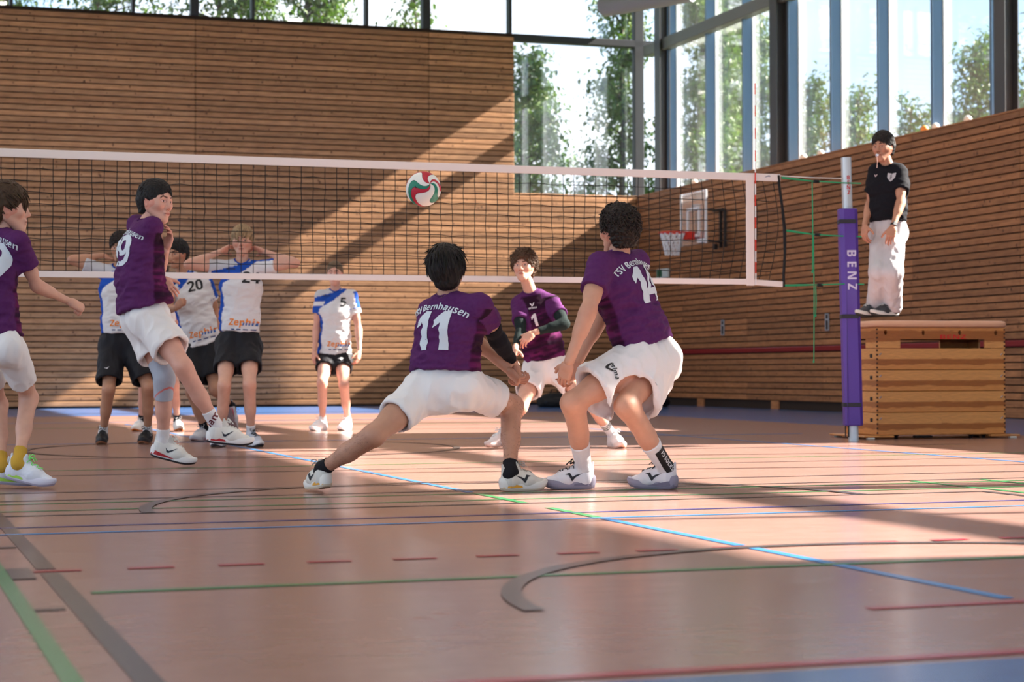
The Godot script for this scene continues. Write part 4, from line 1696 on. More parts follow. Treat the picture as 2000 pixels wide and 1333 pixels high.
# hands: wrist at the origin, +y towards the fingers, +z out of the palm, thumb towards +x (a right hand seen from its palm has it on the left... mirrored for the other)
func make_hand(kind: String) -> void:
	var s := Sdf.new()
	s.ell(Vector3(0, -0.012, 0), Vector3(0, 0.03, 0), Vector3.RIGHT, 0.025, 0.019, 0.031, 0.016, 0.02)
	s.ell(Vector3(0, 0.02, 0), Vector3(0, 0.078, 0.002), Vector3.RIGHT, 0.030, 0.016, 0.036, 0.0125, 0.02)
	s.cap(Vector3(0.018, 0.025, 0.008), Vector3(0.030, 0.055, 0.012), 0.015, 0.012, 0.02)
	var curl: Array = {"relax": [20, 38, 28], "fist": [78, 95, 60], "open": [8, 14, 10], "grip": [48, 62, 40]}[kind]
	var spread: float = {"relax": 0.55, "fist": 0.2, "open": 2.0, "grip": 0.6}[kind]
	var lens := [[0.043, 0.026, 0.020], [0.047, 0.030, 0.021], [0.044, 0.028, 0.020], [0.034, 0.021, 0.018]]
	for f in 4:
		var x := 0.027 - 0.018 * f
		var p := Vector3(x, 0.083 - 0.004 * absf(f - 1.2), 0.0)
		var yaw := deg_to_rad((1.4 - f) * 5.0 * spread)
		var ang := 0.0
		var r := 0.0092 if f < 3 else 0.0080
		s.cap(p - Vector3(0, 0.022, 0), p, 0.0105, r + 0.0006, 0.012)
		for j in 3:
			ang += deg_to_rad(curl[j] * (0.9 + 0.12 * f))
			var dir := Vector3(sin(yaw) * cos(ang), cos(yaw) * cos(ang), sin(ang))
			var q: Vector3 = p + dir * lens[f][j]
			s.cap(p, q, r, r - 0.0011, 0.003)
			p = q
			r -= 0.0010
	# thumb: out of the side of the palm near its base
	var tdir: Array = {"relax": [Vector3(0.75, 0.62, 0.30), Vector3(0.30, 0.88, 0.35)], "fist": [Vector3(0.62, 0.60, 0.55), Vector3(-0.35, 0.55, 0.75)], "open": [Vector3(0.88, 0.46, 0.15), Vector3(0.62, 0.78, 0.1)], "grip": [Vector3(0.66, 0.62, 0.50), Vector3(0.05, 0.78, 0.62)]}[kind]
	var a := Vector3(0.020, 0.018, 0.006)
	var b: Vector3 = a + tdir[0].normalized() * 0.045
	var c: Vector3 = b + (tdir[0].normalized() + tdir[1].normalized()).normalized() * 0.030
	var d: Vector3 = c + tdir[1].normalized() * 0.024
	s.cap(a, b, 0.0150, 0.0110, 0.012)
	s.cap(b, c, 0.0108, 0.0098, 0.003)
	s.cap(c, d, 0.0098, 0.0082, 0.003)
	var g := Geo.new()
	var colour := func(p: Vector3, n: Vector3) -> Color:
		var k := Color(1, 1, 1)
		k = k.lerp(Color(1.0, 0.78, 0.74), 0.6 * smoothstep(0.075, 0.15, p.y))
		if n.z > 0.2:
			k = k.lerp(Color(1.0, 0.80, 0.76), 0.4)
		return k
	s.net(g, 0.0036, [], [], colour, null)
	hand_geo[kind] = g


# shoes: heel at the origin on the ground, +z to the toe, right foot (the inner side towards +x)
func make_shoe() -> void:
	var s := Sdf.new()
	s.cap(Vector3(0, 0.040, 0.048), Vector3(0, 0.078, 0.052), 0.036, 0.034, 0.03)
	s.ell(Vector3(0, 0.048, 0.06), Vector3(0.002, 0.045, 0.165), Vector3.RIGHT, 0.038, 0.046, 0.043, 0.034, 0.03)
	s.ell(Vector3(0.002, 0.040, 0.15), Vector3(0.004, 0.030, 0.245), Vector3.RIGHT, 0.046, 0.034, 0.037, 0.022, 0.03)
	s.cap(Vector3(0, 0.075, 0.105), Vector3(0, 0.112, 0.086), 0.020, 0.016, 0.03)
	s.cap(Vector3(0, 0.085, 0.018), Vector3(0, 0.108, 0.012), 0.010, 0.007, 0.015)
	s.remove(s.cap(Vector3(0, 0.085, 0.056), Vector3(0, 0.2, 0.058), 0.0305, 0.036, 0.012))
	var g := Geo.new()
	var colour := func(p: Vector3, _n: Vector3) -> Color:
		var c := Color(1, 1, 1)
		# overlays: a toe guard, a heel cup, an eyestay
		if p.z > 0.215 and p.y < 0.040:
			c = Color(0.86, 0.87, 0.88)
		if p.z < 0.045 and p.y < 0.075:
			c = Color(0.90, 0.90, 0.92)
		if p.z > 0.10 and p.z < 0.2 and absf(p.x) < 0.016 and p.y > 0.05:
			c = Color(0.72, 0.73, 0.75)
		if p.y > 0.085:
			c = Color(0.80, 0.80, 0.82)
		return c
	s.net(g, 0.0048, [Plane(Vector3.DOWN, -0.016)], [], colour, func(p: Vector3, _n: Vector3) -> float: return 0.0016 * cloth_noise.get_noise_3dv(p * 42.0) * smoothstep(0.09, 0.13, p.z))
	shoe_mesh.upper = g.mesh()
	shoe_mesh.sdf = s
	# sole: rings up from the tread; the outline of a foot
	var outline_ := []
	for q in [[0.0, 0.0], [0.018, 0.004], [0.031, 0.022], [0.035, 0.055], [0.033, 0.10], [0.038, 0.15], [0.046, 0.19], [0.045, 0.225], [0.034, 0.262], [0.014, 0.282], [0.004, 0.284], [-0.016, 0.280], [-0.036, 0.255], [-0.047, 0.215], [-0.048, 0.18], [-0.042, 0.14], [-0.036, 0.10], [-0.036, 0.055], [-0.032, 0.022], [-0.018, 0.004]]:
		outline_.append(q)
	for part in [["outsole", [[0.0, 0.90], [0.004, 0.98], [0.009, 1.0]]], ["midsole", [[0.009, 1.0], [0.016, 1.07], [0.026, 1.06], [0.034, 0.98]]]]:
		var rings := []
		for lv in part[1]:
			var ring := PackedVector3Array()
			for q in outline_:
				var z: float = (q[1] - 0.14) * (1.0 + (lv[1] - 1.0) * 0.45) + 0.14
				var spring := 0.020 * pow(clampf((z - 0.19) / 0.10, 0.0, 1.0), 2.0) + 0.010 * pow(clampf((0.05 - z) / 0.06, 0.0, 1.0), 2.0)
				var thick := 1.0 + 0.55 * smoothstep(0.16, 0.0, z)
				ring.append(Vector3(q[0] * lv[1] + 0.002, lv[0] * (thick if lv[0] > 0.009 else 1.0) + spring * (1.0 if lv[0] < 0.02 else 0.8), z))
			rings.append(ring)
		var sg := Geo.new()
		sg.skin(rings)
		shoe_mesh[part[0]] = sg.mesh()
	# a coloured wedge along the heel half of the sole
	var wg := Geo.new()
	for side in [-1.0, 1.0]:
		var row := []
		for k in 9:
			var z := lerpf(0.006, 0.15, k / 8.0)
			var x: float = side * (lerpf(0.020, 0.0405, smoothstep(0.0, 0.04, z)))
			row.append([Vector3(x + 0.002, 0.014, z), Vector3(x + 0.002, 0.014 + 0.022 * (1.0 - k / 8.0) + 0.002, z)])
		for k in 8:
			wg.quad(row[k][0], row[k][1], row[k + 1][1], row[k + 1][0], Vector3(side, 0, 0))
	shoe_mesh.wedge = wg.mesh()
	# laces: five crossings and a bow
	var lg := Geo.new()
	for k in 5:
		var z := 0.118 + k * 0.017
		var top := 0.0
		var p := PackedVector3Array()
		for q in 7:
			var x := lerpf(-0.024, 0.024, q / 6.0)
			p.append(Vector3(x, shoe_top(s, x, z + (0.006 if q % 2 == 0 else 0.0)) + 0.002, z + (0.006 if k % 2 == 0 else -0.004) * (q / 3.0 - 1.0)))
		lg.tube(p, PackedFloat32Array([0.0032, 0.0032, 0.0032, 0.0032, 0.0032, 0.0032, 0.0032]), 5)
	var knot := Vector3(0, shoe_top(s, 0.0, 0.112) + 0.004, 0.112)
	lg.ball(knot, Vector3.ONE * 0.006, Color.WHITE, 6, 8)
	for x in [-1.0, 1.0]:
		lg.tube(PackedVector3Array([knot, knot + Vector3(0.018 * x, 0.016, 0.006), knot + Vector3(0.036 * x, 0.012, 0.014), knot + Vector3(0.030 * x, -0.004, 0.020), knot]), PackedFloat32Array([0.002, 0.0024, 0.0024, 0.0024, 0.002]), 5)
		lg.tube(PackedVector3Array([knot, knot + Vector3(0.012 * x, 0.006, 0.022), knot + Vector3(0.022 * x, -0.008, 0.040)]), PackedFloat32Array([0.002, 0.0022, 0.0022]), 5)
	shoe_mesh.lace = lg.mesh()
	# marks pressed onto both sides
	var shapes := {
		"tick": [[-0.034, 0.012], [-0.020, -0.012], [-0.006, -0.014], [0.050, 0.022], [-0.006, -0.002], [-0.018, 0.0]],
		"bird": [[-0.052, 0.018], [-0.012, 0.001], [0.010, -0.018], [0.030, 0.010], [0.050, 0.014], [0.022, 0.020], [0.006, 0.002], [-0.010, 0.010]],
	}
	for kind in shapes:
		var e := Geo.new()
		for side in [-1.0, 1.0]:
			var pts := []
			for q in shapes[kind]:
				pts.append([q[0] * -side, q[1]])
			if side < 0.0:
				pass
			var fl := outline(pts, 0.9)
			e.add(press(fl, s, Transform3D(Basis(Vector3(0, 0, -side), Vector3.UP, Vector3(side, 0, 0)), Vector3(0, 0.050, 0.115)), null, 0.007, 0.0, 0.0, 0.0016), Transform3D())
		shoe_mesh[kind] = e.mesh()


func shoe_top(s: Sdf, x: float, z: float) -> float:
	var ids := s.every()
	var y := 0.13
	while y > 0.02:
		if s.ev(Vector3(x, y, z), ids) < 0.0:
			return y
		y -= 0.0015
	return y


func add_shoe(o: Node3D, where: Transform3D, look: Dictionary, size: float) -> void:
	var t := where
	t.basis = t.basis.scaled_local(Vector3(1.04, 1.27, 1.0) * size)
	var up := obj("shoe", shoe_mesh.upper, shoe_mat(look.upper), o, t)
	obj("outsole", shoe_mesh.outsole, plain(look.out), up)
	obj("midsole", shoe_mesh.midsole, plain(look.mid), up)
	if look.has("wedge"):
		obj("heel_wedge", shoe_mesh.wedge, plain(look.wedge), up)
	obj("lace", shoe_mesh.lace, plain(look.lace), up)
	if look.has("mark"):
		obj("side_mark", shoe_mesh[look.mark], plain(look.get("ink", Color(0.05, 0.06, 0.10))), up)


var plains := {}

func plain(c: Color) -> StandardMaterial3D:
	if not plains.has(c):
		plains[c] = mat(c, 0.6)
	return plains[c]


func shoe_mat(c: Color) -> StandardMaterial3D:
	var key := "s" + c.to_html()
	if not plains.has(key):
		var m := painted(0.6)
		m.albedo_color = c
		plains[key] = m
	return plains[key]


# Hair: a cap with tufts, then loose locks.
func make_hair(style: Dictionary, at: Transform3D) -> Geo:
	var s := Sdf.new()
	var t: float = style.thick
	var top: float = style.get("top", t)
	s.ell(Vector3(0, 0.042, -0.016), Vector3(0, 0.043, -0.016), Vector3.RIGHT, 0.075 + t, 0.090 + t, 0.075 + t, 0.090 + t, 0.03, Vector3.BACK)
	s.ell(Vector3(0, 0.060 + top * 0.5, 0.004), Vector3(0, 0.058 + top * 0.5, -0.03), Vector3.RIGHT, 0.066 + top * 0.6, 0.074 + top * 0.6, 0.066 + top * 0.6, 0.074 + top * 0.6, 0.03, Vector3.BACK)
	s.ell(Vector3(0, 0.01, -0.055), Vector3(0, -0.045, -0.060), Vector3.RIGHT, 0.066 + t * 0.8, 0.058 + t * 0.7, 0.055 + t * 0.5, 0.040 + t * 0.4, 0.03)
	# the face stays free
	var line: float = style.get("line", 0.078)
	s.remove(s.ell(Vector3(0, line - 0.105, 0.115), Vector3(0, line - 0.104, 0.116), Vector3.RIGHT, 0.066, 0.100, 0.066, 0.100, 0.012, Vector3.BACK))
	s.remove(s.ell(Vector3(0, -0.10, 0.050), Vector3(0, -0.099, 0.050), Vector3.RIGHT, 0.14, 0.098, 0.14, 0.098, 0.012, Vector3.BACK))
	if style.get("ears", true):
		for x in [-1.0, 1.0]:
			s.remove(s.cap(Vector3(0.10 * x, -0.01, 0.002), Vector3(0.075 * x, -0.05, 0.012), 0.034, 0.036, 0.01))
	var g := Geo.new()
	var tone: Color = style.colour
	var freq: float = style.get("freq", 60.0)
	var amp: float = style.get("amp", 0.006)
	var stretch: Vector3 = style.get("stretch", Vector3(1, 0.45, 1))
	var colour := func(p: Vector3, _n: Vector3) -> Color:
		var f := fine_noise.get_noise_3dv(p * stretch * freq * 1.6)
		return tone * (1.0 + 0.5 * f)
	var bump := func(p: Vector3, _n: Vector3) -> float:
		return amp * (cloth_noise.get_noise_3dv(p * stretch * freq) + 0.35)
	s.net(g, 0.0046, [Plane(Vector3(0, -1, -0.15).normalized(), Vector3(0, -float(style.get("nape", 0.075)), -0.07))], [], colour, bump)
	var r := RandomNumberGenerator.new()
	r.seed = int(style.get("seed", 1))
	var ids := s.every()
	var count: int = style.locks
	var made := 0
	var tries := 0
	while made < count and tries < count * 6:
		tries += 1
		var d := Vector3(r.randfn(), r.randf_range(-0.35, 1.1), r.randfn()).normalized()
		var p := Vector3(0, 0.042, -0.016) + d * 0.16
		var k := 0
		while s.ev(p, ids) > 0.001 and k < 60:
			p -= d * 0.0035
			k += 1
		if k >= 60 or (p - Vector3(0, 0.042, -0.016)).length() < 0.070:
			continue
		if p.y < -style.get("nape", 0.075) + 0.01:
			continue
		made += 1
		var down: Vector3 = style.get("flow", Vector3(0, -1, 0.25))
		if p.z < -0.03:
			down = Vector3(0, -1, -0.15)
		elif not style.get("bangs", false) and p.z > 0.02:
			if p.y < style.get("line", 0.078) + 0.012:
				made -= 1
				continue
			down = Vector3(signf(p.x) * 0.8, -0.1, -0.8)
		var flow := (down - d * down.dot(d)).normalized()
		flow = flow.rotated(d, r.randf_range(-1.0, 1.0) * style.get("mess", 0.4))
		var len_: float = style.len * r.randf_range(0.6, 1.2)
		var curl: float = style.get("curl", 0.0)
		var pts := PackedVector3Array()
		var rad := PackedFloat32Array()
		var w: float = style.get("wide", 0.0042) * r.randf_range(0.7, 1.3)
		var side := d.cross(flow)
		var ph := r.randf() * TAU
		for q in 6:
			var f := q / 5.0
			var swirl := side * sin(ph + f * 5.5) * curl + d * cos(ph + f * 5.5) * curl
			pts.append(p - d * 0.004 + flow * len_ * f + d * (style.get("lift", 0.006) * sin(f * 2.4)) + swirl * f - d * 0.010 * f * f * len_ / 0.05)
			rad.append(lerpf(w, 0.0006, pow(f, 1.6)))
		g.tube(pts, rad, 4, false, tone * r.randf_range(0.65, 1.55))
	var o := Geo.new()
	o.add(g, at)
	return o


func bend_dir(hip: Vector3, knee: Vector3, ankle: Vector3, toe: Vector3) -> Vector3:
	var shank := (ankle - knee).normalized()
	var b := (hip - knee).normalized() + shank - toe * 0.25
	return (b - shank * b.dot(shank)).normalized()


func leg_bones(s: Sdf, hip: Vector3, knee: Vector3, ankle: Vector3, toe: Vector3, g: float, k := 0.03) -> void:
	var back := bend_dir(hip, knee, ankle, toe)
	s.cap(hip, knee, 0.080 * g, 0.054 * g, k)
	s.cap(hip.lerp(knee, 0.18) - back * 0.012, hip.lerp(knee, 0.62) - back * 0.010, 0.076 * g, 0.064 * g, k)
	s.cap(knee - back * 0.016, knee.lerp(ankle, 0.07) - back * 0.014, 0.043 * g, 0.038 * g, 0.025)
	s.cap(knee, knee.lerp(ankle, 0.55), 0.048 * g, 0.042 * g, k)
	s.cap(knee.lerp(ankle, 0.10) + back * 0.016, knee.lerp(ankle, 0.46) + back * 0.016, 0.044 * g, 0.036 * g, 0.04)
	s.cap(knee.lerp(ankle, 0.5), ankle, 0.043 * g, 0.0315 * g, k)
	s.cap(ankle + back * 0.008, ankle + back * 0.012 + (ankle - knee).normalized() * 0.03, 0.025, 0.024, 0.02)
	s.cap(ankle, ankle + toe * 0.08 - Vector3(0, 0.045, 0), 0.031, 0.022, 0.03)


func arm_bones(s: Sdf, sh: Vector3, el: Vector3, wr: Vector3, g: float, k := 0.025) -> void:
	s.cap(sh, el, 0.047 * g, 0.036 * g, k)
	s.cap(sh.lerp(el, 0.06), sh.lerp(el, 0.40), 0.048 * g, 0.046 * g, k)
	s.cap(sh.lerp(el, 0.35), sh.lerp(el, 0.7), 0.044 * g, 0.042 * g, k)
	s.cap(el, wr, 0.036 * g, 0.0255 * g, k)
	s.cap(el.lerp(wr, 0.12), el.lerp(wr, 0.42), 0.041 * g, 0.035 * g, k)


func flatten(a: Vector3, axis: Vector3) -> Vector3:
	return (a - axis * a.dot(axis)).normalized()


# A person from joints (in the world). Parts: body, hair, shirt, shorts, socks, shoes ...
func person(j: Dictionary, look: Dictionary) -> Node3D:
	var cell: float = look.get("cell", 0.011)
	var g: float = look.get("girth", 1.0)
	var base := Vector3((j.aR.x + j.aL.x) * 0.5, look.get("ground", 0.0), (j.aR.z + j.aL.z) * 0.5)
	var o := thing("person", look.label, "person", base, look.get("group", ""))
	var J := {}
	for k in j:
		J[k] = j[k] if k in ["tR", "tL", "face", "hdR", "hdL"] else j[k] - base
	# shoes first: they settle the ankles on the ground
	var size: float = look.get("foot", 1.0)
	var shoes := {}
	for s in ["R", "L"]:
		var toe: Vector3 = J["t" + s]
		var up := (Vector3.UP - toe * toe.y).normalized()
		var b := Basis(up.cross(toe), up, toe)
		if s == "L":
			b.x = -b.x
		var org: Vector3 = J["a" + s] - up * 0.102 * size - toe * 0.058 * size
		if not (s in look.get("raised", "")):
			var low := minf(org.y, (org + toe * 0.27 * size).y)
			org.y -= low - 0.002
			J["a" + s] = org + up * 0.102 * size + toe * 0.058 * size
		shoes[s] = Transform3D(b, org)
	var spine: Vector3 = (J.neck - J.pelvis).normalized()
	var lat := flatten(J.sL - J.sR, spine)
	var fwd := lat.cross(spine).normalized()
	var hlat: Vector3 = (J.hL - J.hR).normalized()
	var hup := flatten(J.waist - J.pelvis, hlat)
	var hf := hlat.cross(hup).normalized()
	var mlat := (lat + hlat).normalized()
	var up2: Vector3 = (J.neck - J.chest).normalized()
	var skin_c: Color = look.skin
	# --- body
	var s := Sdf.new()
	var hup_n := (J.head - J.neck).normalized() as Vector3
	var face: Vector3 = J.face
	var crown := flatten(hup_n * 0.35 + Vector3.UP + look.get("tilt", Vector3.ZERO), face)
	var hs: float = look.get("head", 1.0)
	var hb := Basis(crown.cross(face).normalized(), crown, face).scaled_local(Vector3.ONE * hs)
	s.cap(J.neck - up2 * 0.05, J.head - crown * 0.050 - face * 0.012, 0.056 * g, 0.050 * g)
	for q in ["sR", "sL"]:
		s.cap(J.neck - up2 * 0.03, J[q] - spine * 0.012, 0.034, 0.036 * g)
	s.ell(J.chest, J.neck - up2 * 0.10, lat, 0.140 * g, 0.085 * g, 0.095 * g, 0.055 * g)
	s.ell(J.waist, J.chest, mlat, 0.125 * g, 0.085 * g, 0.145 * g, 0.095 * g)
	s.ell(J.pelvis, J.waist, hlat, 0.145 * g, 0.10 * g, 0.125 * g, 0.085 * g)
	for q in ["R", "L"]:
		arm_bones(s, J["s" + q], J["e" + q], J["w" + q], g)
		leg_bones(s, J["h" + q], J["k" + q], J["a" + q], J["t" + q], g)
	var body := Geo.new()
	var shade := func(p: Vector3, _n: Vector3) -> Color:
		var f := fine_noise.get_noise_3dv(p * 26.0) * 0.06 + cloth_noise.get_noise_3dv(p * 9.0) * 0.05
		var c := skin_c * (1.0 + f)
		for q in ["kR", "kL", "eR", "eL"]:
			var d: float = p.distance_to(J[q])
			if d < 0.075:
				c = c.lerp(Color(c.r * 1.02, c.g * 0.80, c.b * 0.76), 0.6 * (1.0 - d / 0.075))
		return c
	s.net(body, cell, [], [], shade, null)
	body.add(head_geo, Transform3D(hb, J.head), skin_c)
	for q in ["R", "L"]:
		var along: Vector3 = j["hd" + q]
		var palm: Vector3 = look.get("palm" + q, (J.pelvis - J["w" + q]))
		palm = flatten(palm, along)
		var x := along.cross(palm)
		if q == "R":
			x = -x
			# thumb side of a right hand: with the palm towards you and the fingers up it points to your right
		var thumb := along.cross(palm) * (1.0 if q == "R" else -1.0)
		body.add(hand_geo[look.get("hand" + q, "relax")], Transform3D(Basis(thumb, along, palm), J["w" + q] + along * 0.012), skin_c * Color(1.0, 0.94, 0.92))
	obj("body", body.mesh(), M.skin, o)
	obj("hair", make_hair(look.hair, Transform3D(hb, J.head)).mesh(), M.hair, o)
	# --- shirt
	var sh := Sdf.new()
	var loose: float = look.get("loose", 0.0)
	var hem_at: Vector3 = J.pelvis - (J.waist - J.pelvis).normalized() * look.get("hem", 0.06)
	var hem_up := ((J.waist - hem_at).normalized() + look.get("hem_tilt", Vector3.ZERO)).normalized() as Vector3
	var sg: float = g * look.get("shirt_girth", 1.0)
	var ends: Array = look.get("hem_size", [0.190, 0.140])
	sh.ell(hem_at - (J.waist - hem_at).normalized() * 0.06, J.waist, hlat, ends[0] * sg + loose, ends[1] * sg + loose, 0.168 * sg + loose, 0.122 * sg + loose, 0.04)
	sh.ell(J.waist, J.chest, mlat, 0.166 * sg + loose, 0.120 * sg + loose, 0.178 * sg, 0.128 * sg, 0.04)
	sh.ell(J.chest, J.neck - up2 * 0.075, lat, 0.176 * sg, 0.126 * sg, 0.130 * sg, 0.080 * sg, 0.05)
	for q in ["sR", "sL"]:
		sh.cap(J.neck - up2 * 0.035 + (J[q] - J.neck) * 0.25, J[q] - spine * 0.006, 0.044 * sg, 0.058 * sg, 0.05)
	var sleeve: float = look.get("sleeve", 0.56)
	for q in ["R", "L"]:
		var a: Vector3 = J["s" + q]
		var e: Vector3 = J["e" + q]
		var d := (e - a).normalized()
		var i := sh.cap(a - spine * 0.006, a.lerp(e, sleeve + 0.2), 0.060 * sg, look.get("cuff", 0.076) * sg, 0.04)
		sh.stop(i, d, a.lerp(e, sleeve))
	sh.remove(sh.cap(J.neck + fwd * 0.010 - up2 * 0.018, J.neck + fwd * 0.05 + up2 * 0.09, 0.060 * g, 0.075 * g, 0.01))
	var seed_v := Vector3(j.neck.x, 0, j.neck.z) * 3.7
	var fold_amp: float = look.get("folds", 0.007)
	var pel: Vector3 = J.pelvis
	var slong: float = (J.neck - J.pelvis).length()
	var bump := func(p: Vector3, _n: Vector3) -> float:
		var r := p - pel
		var v := r.dot(spine) / slong
		var u := r.dot(lat)
		var f := r.dot(fwd)
		var low := 1.0 - smoothstep(0.35, 0.95, v)
		var q := Vector3(u * 5.0 + v * 2.4, v * 6.5 - u * 2.0, f * 5.0) + seed_v
		var n1 := cloth_noise.get_noise_3dv(q)
		var n2 := cloth_noise.get_noise_3dv(q * 2.3 + Vector3(5, 1, 3))
		return fold_amp * ((1.0 - absf(n1) * 2.6) * (0.35 + 0.9 * low) + n2 * 0.35) - fold_amp * 0.3
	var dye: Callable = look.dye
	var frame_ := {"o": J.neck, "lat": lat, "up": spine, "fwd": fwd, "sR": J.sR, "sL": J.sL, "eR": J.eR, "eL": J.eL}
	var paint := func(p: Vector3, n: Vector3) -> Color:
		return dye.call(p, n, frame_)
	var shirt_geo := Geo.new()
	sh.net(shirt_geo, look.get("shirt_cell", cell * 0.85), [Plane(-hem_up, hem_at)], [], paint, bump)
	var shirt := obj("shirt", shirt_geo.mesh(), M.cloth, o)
	# collar
	var cg := Geo.new()
	var ring := PackedVector3Array()
	var rad := PackedFloat32Array()
	var ids := sh.every()
	var nup := (up2 + fwd * 0.35).normalized()
	var nlat := flatten(lat, nup)
	var nf := nlat.cross(nup)
	for i in 29:
		var a := TAU * i / 28
		var p: Vector3 = J.neck + fwd * 0.012 - up2 * 0.02 + (nlat * cos(a) + nf * sin(a)) * 0.064 * g
		var k := 0
		p += nup * 0.08
		while sh.ev(p, ids) > 0.001 and k < 70:
			p -= nup * 0.003
			k += 1
		ring.append(p)
		rad.append(0.0055)
	cg.tube(ring, rad, 6, false, look.get("trim", dye.call(J.neck - spine * 0.05 - fwd * 0.1, Vector3.UP, frame_)))
	obj("collar", cg.mesh(), M.cloth, shirt)
	# prints
	for q in look.get("prints", []):
		var dir: Vector3 = fwd if q.side == "front" else -fwd
		var px: Vector3 = lat if q.side == "front" else -lat
		var at: Vector3 = J.neck + px * q.x + spine * q.y
		if q.has("turn"):
			dir = dir.rotated(spine, q.turn)
			px = px.rotated(spine, q.turn)
		var pt := Transform3D(Basis(px, spine, dir), at - dir * 0.02)
		var art: Geo = q.art
		var pg := press(art, sh, pt, bump, 0.014, q.get("arc", 0.0), q.get("slant", 0.0), 0.003, q.get("paint", null))
		var pm: Material = M.print
		if not q.has("paint"):
			pm = plain(q.colour)
		obj(q.called, pg.mesh(), pm, shirt)
	# --- shorts or trousers
	var sb := Sdf.new()
	var bg: float = g * look.get("short_girth", 1.0)
	sb.ell(J.pelvis - hup * 0.04, J.pelvis + hup * 0.10, hlat, 0.168 * bg, 0.128 * bg, 0.150 * bg, 0.108 * bg, 0.05)
	sb.cap(J.hR - hf * 0.030 - hup * 0.005, J.hL - hf * 0.030 - hup * 0.005, 0.108 * bg, 0.108 * bg, 0.05)
	var hollow := []
	var planes := [Plane(hup, J.pelvis + hup * 0.085)]
	var leg: float = look.get("short_leg", 0.62)
	for q in ["R", "L"]:
		var h: Vector3 = J["h" + q]
		var k: Vector3 = J["k" + q]
		var d := (k - h).normalized()
		if look.get("long", false):
			var a: Vector3 = J["a" + q]
			sb.cap(h, k, 0.100 * bg, 0.084 * bg, 0.03)
			sb.cap(k, a + Vector3(0, 0.02, 0), 0.084 * bg, 0.078 * bg, 0.03)
			sb.cap(k.lerp(a, 0.9), k.lerp(a, 1.04), 0.076 * bg, 0.082 * bg, 0.03)
			planes.append(Plane(Vector3.DOWN, Vector3(0, 0.035, 0)))
		else:
			var i := sb.cap(h, h.lerp(k, leg + 0.15), 0.106 * bg, look.get("flare", 0.112) * bg, 0.06)
			var back := bend_dir(h, k, J["a" + q], J["t" + q])
			var slope: Vector3 = (d + look.get("leg_tilt" + q, Vector3.ZERO)).normalized()
			sb.stop(i, slope, h.lerp(k, leg))
			var wide: float = look.get("flare", 0.112) * bg
			hollow.append([h.lerp(k, leg - look.get("cavity", 0.12)), h.lerp(k, leg + 0.2), 0.104 * bg - 0.018, wide - 0.014])
			var drape: float = look.get("drape", 0.0)
			if drape > 0.0:
				var gd := Vector3.DOWN - d * Vector3.DOWN.dot(d)
				i = sb.cap(h + gd * drape * 0.4, h.lerp(k, leg + 0.1) + gd * drape, 0.098 * bg, 0.100 * bg, 0.06)
				sb.stop(i, slope, h.lerp(k, leg))
				hollow.append([h.lerp(k, leg - look.get("cavity", 0.12)) + gd * drape * 0.85, h.lerp(k, leg + 0.15) + gd * drape, 0.082 * bg, 0.086 * bg])
	for c in hollow:
		sb.remove(sb.cap(c[0], c[1], c[2], c[3], 0.012))
	var is_long: bool = look.get("long", false)
	var short_fold: float = look.get("short_folds", 0.009)
	var sbump := func(p: Vector3, _n: Vector3) -> float:
		var r := p - pel
		var q := Vector3(r.dot(hlat) * 6.5, r.dot(hup) * 3.4 + r.dot(hf) * 1.5, r.dot(hf) * 6.0) + seed_v
		if is_long:
			q = Vector3(r.dot(hlat) * 7.5, r.dot(hup) * 1.2 + r.dot(hlat) * 1.5, r.dot(hf) * 7.0) + seed_v
			if r.y < -0.72:
				q = Vector3(r.x * 3.0, r.y * 11.0 + r.x * 4.0, r.z * 3.0)
		var n1 := cloth_noise.get_noise_3dv(q)
		var n2 := cloth_noise.get_noise_3dv(q * 2.2 + Vector3(2, 7, 1))
		return short_fold * ((1.0 - absf(n1) * 2.6) * 0.8 + n2 * 0.5) - short_fold * 0.3
	var short_geo := Geo.new()
	sb.net(short_geo, cell * 0.9, planes, [], one_colour(look.shorts), sbump)
	var shorts := obj("trousers" if look.get("long", false) else "shorts", short_geo.mesh(), M.satin, o)
	for q in look.get("short_prints", []):
		var h: Vector3 = J["h" + q.leg]
		var k: Vector3 = J["k" + q.leg]
		var d := (k - h).normalized()
		var out := flatten(q.out, d)
		var py := -d
		var pt := Transform3D(Basis(py.cross(out), py, out), h.lerp(k, q.t) + out.cross(py) * 0.0)
		if q.has("spin"):
			pt.basis = pt.basis * Basis(Vector3.BACK, q.spin)
		obj(q.called, press(q.art, sb, pt, sbump, 0.014, 0.0, 0.0, 0.003).mesh(), plain(q.colour), shorts)
	# --- socks, sleeves, supports
	for w in look.get("wraps", []):
		var side: String = w.side
		var ws := Sdf.new()
		var hi_p: Vector3
		var lo_p: Vector3
		var top: Vector3
		var end: Vector3
		if w.on == "arm":
			arm_bones(ws, J["s" + side], J["e" + side], J["w" + side], g)
			top = J["s" + side].lerp(J["e" + side], w.from) if w.from <= 1.0 else J["e" + side].lerp(J["w" + side], w.from - 1.0)
			end = J["e" + side].lerp(J["w" + side], w.to - 1.0)
			hi_p = (J["s" + side] - J["e" + side]).normalized() if w.from <= 1.0 else (J["e" + side] - J["w" + side]).normalized()
			lo_p = (J["w" + side] - J["e" + side]).normalized()
		else:
			leg_bones(ws, J["h" + side], J["k" + side], J["a" + side], J["t" + side], g)
			top = J["h" + side].lerp(J["k" + side], w.from) if w.from <= 1.0 else J["k" + side].lerp(J["a" + side], w.from - 1.0)
			end = J["k" + side].lerp(J["a" + side], w.to - 1.0)
			hi_p = (J["h" + side] - J["k" + side]).normalized() if w.from <= 1.0 else (J["k" + side] - J["a" + side]).normalized()
			lo_p = (J["a" + side] - J["k" + side]).normalized()
		ws.grow = w.get("grow", 0.005)
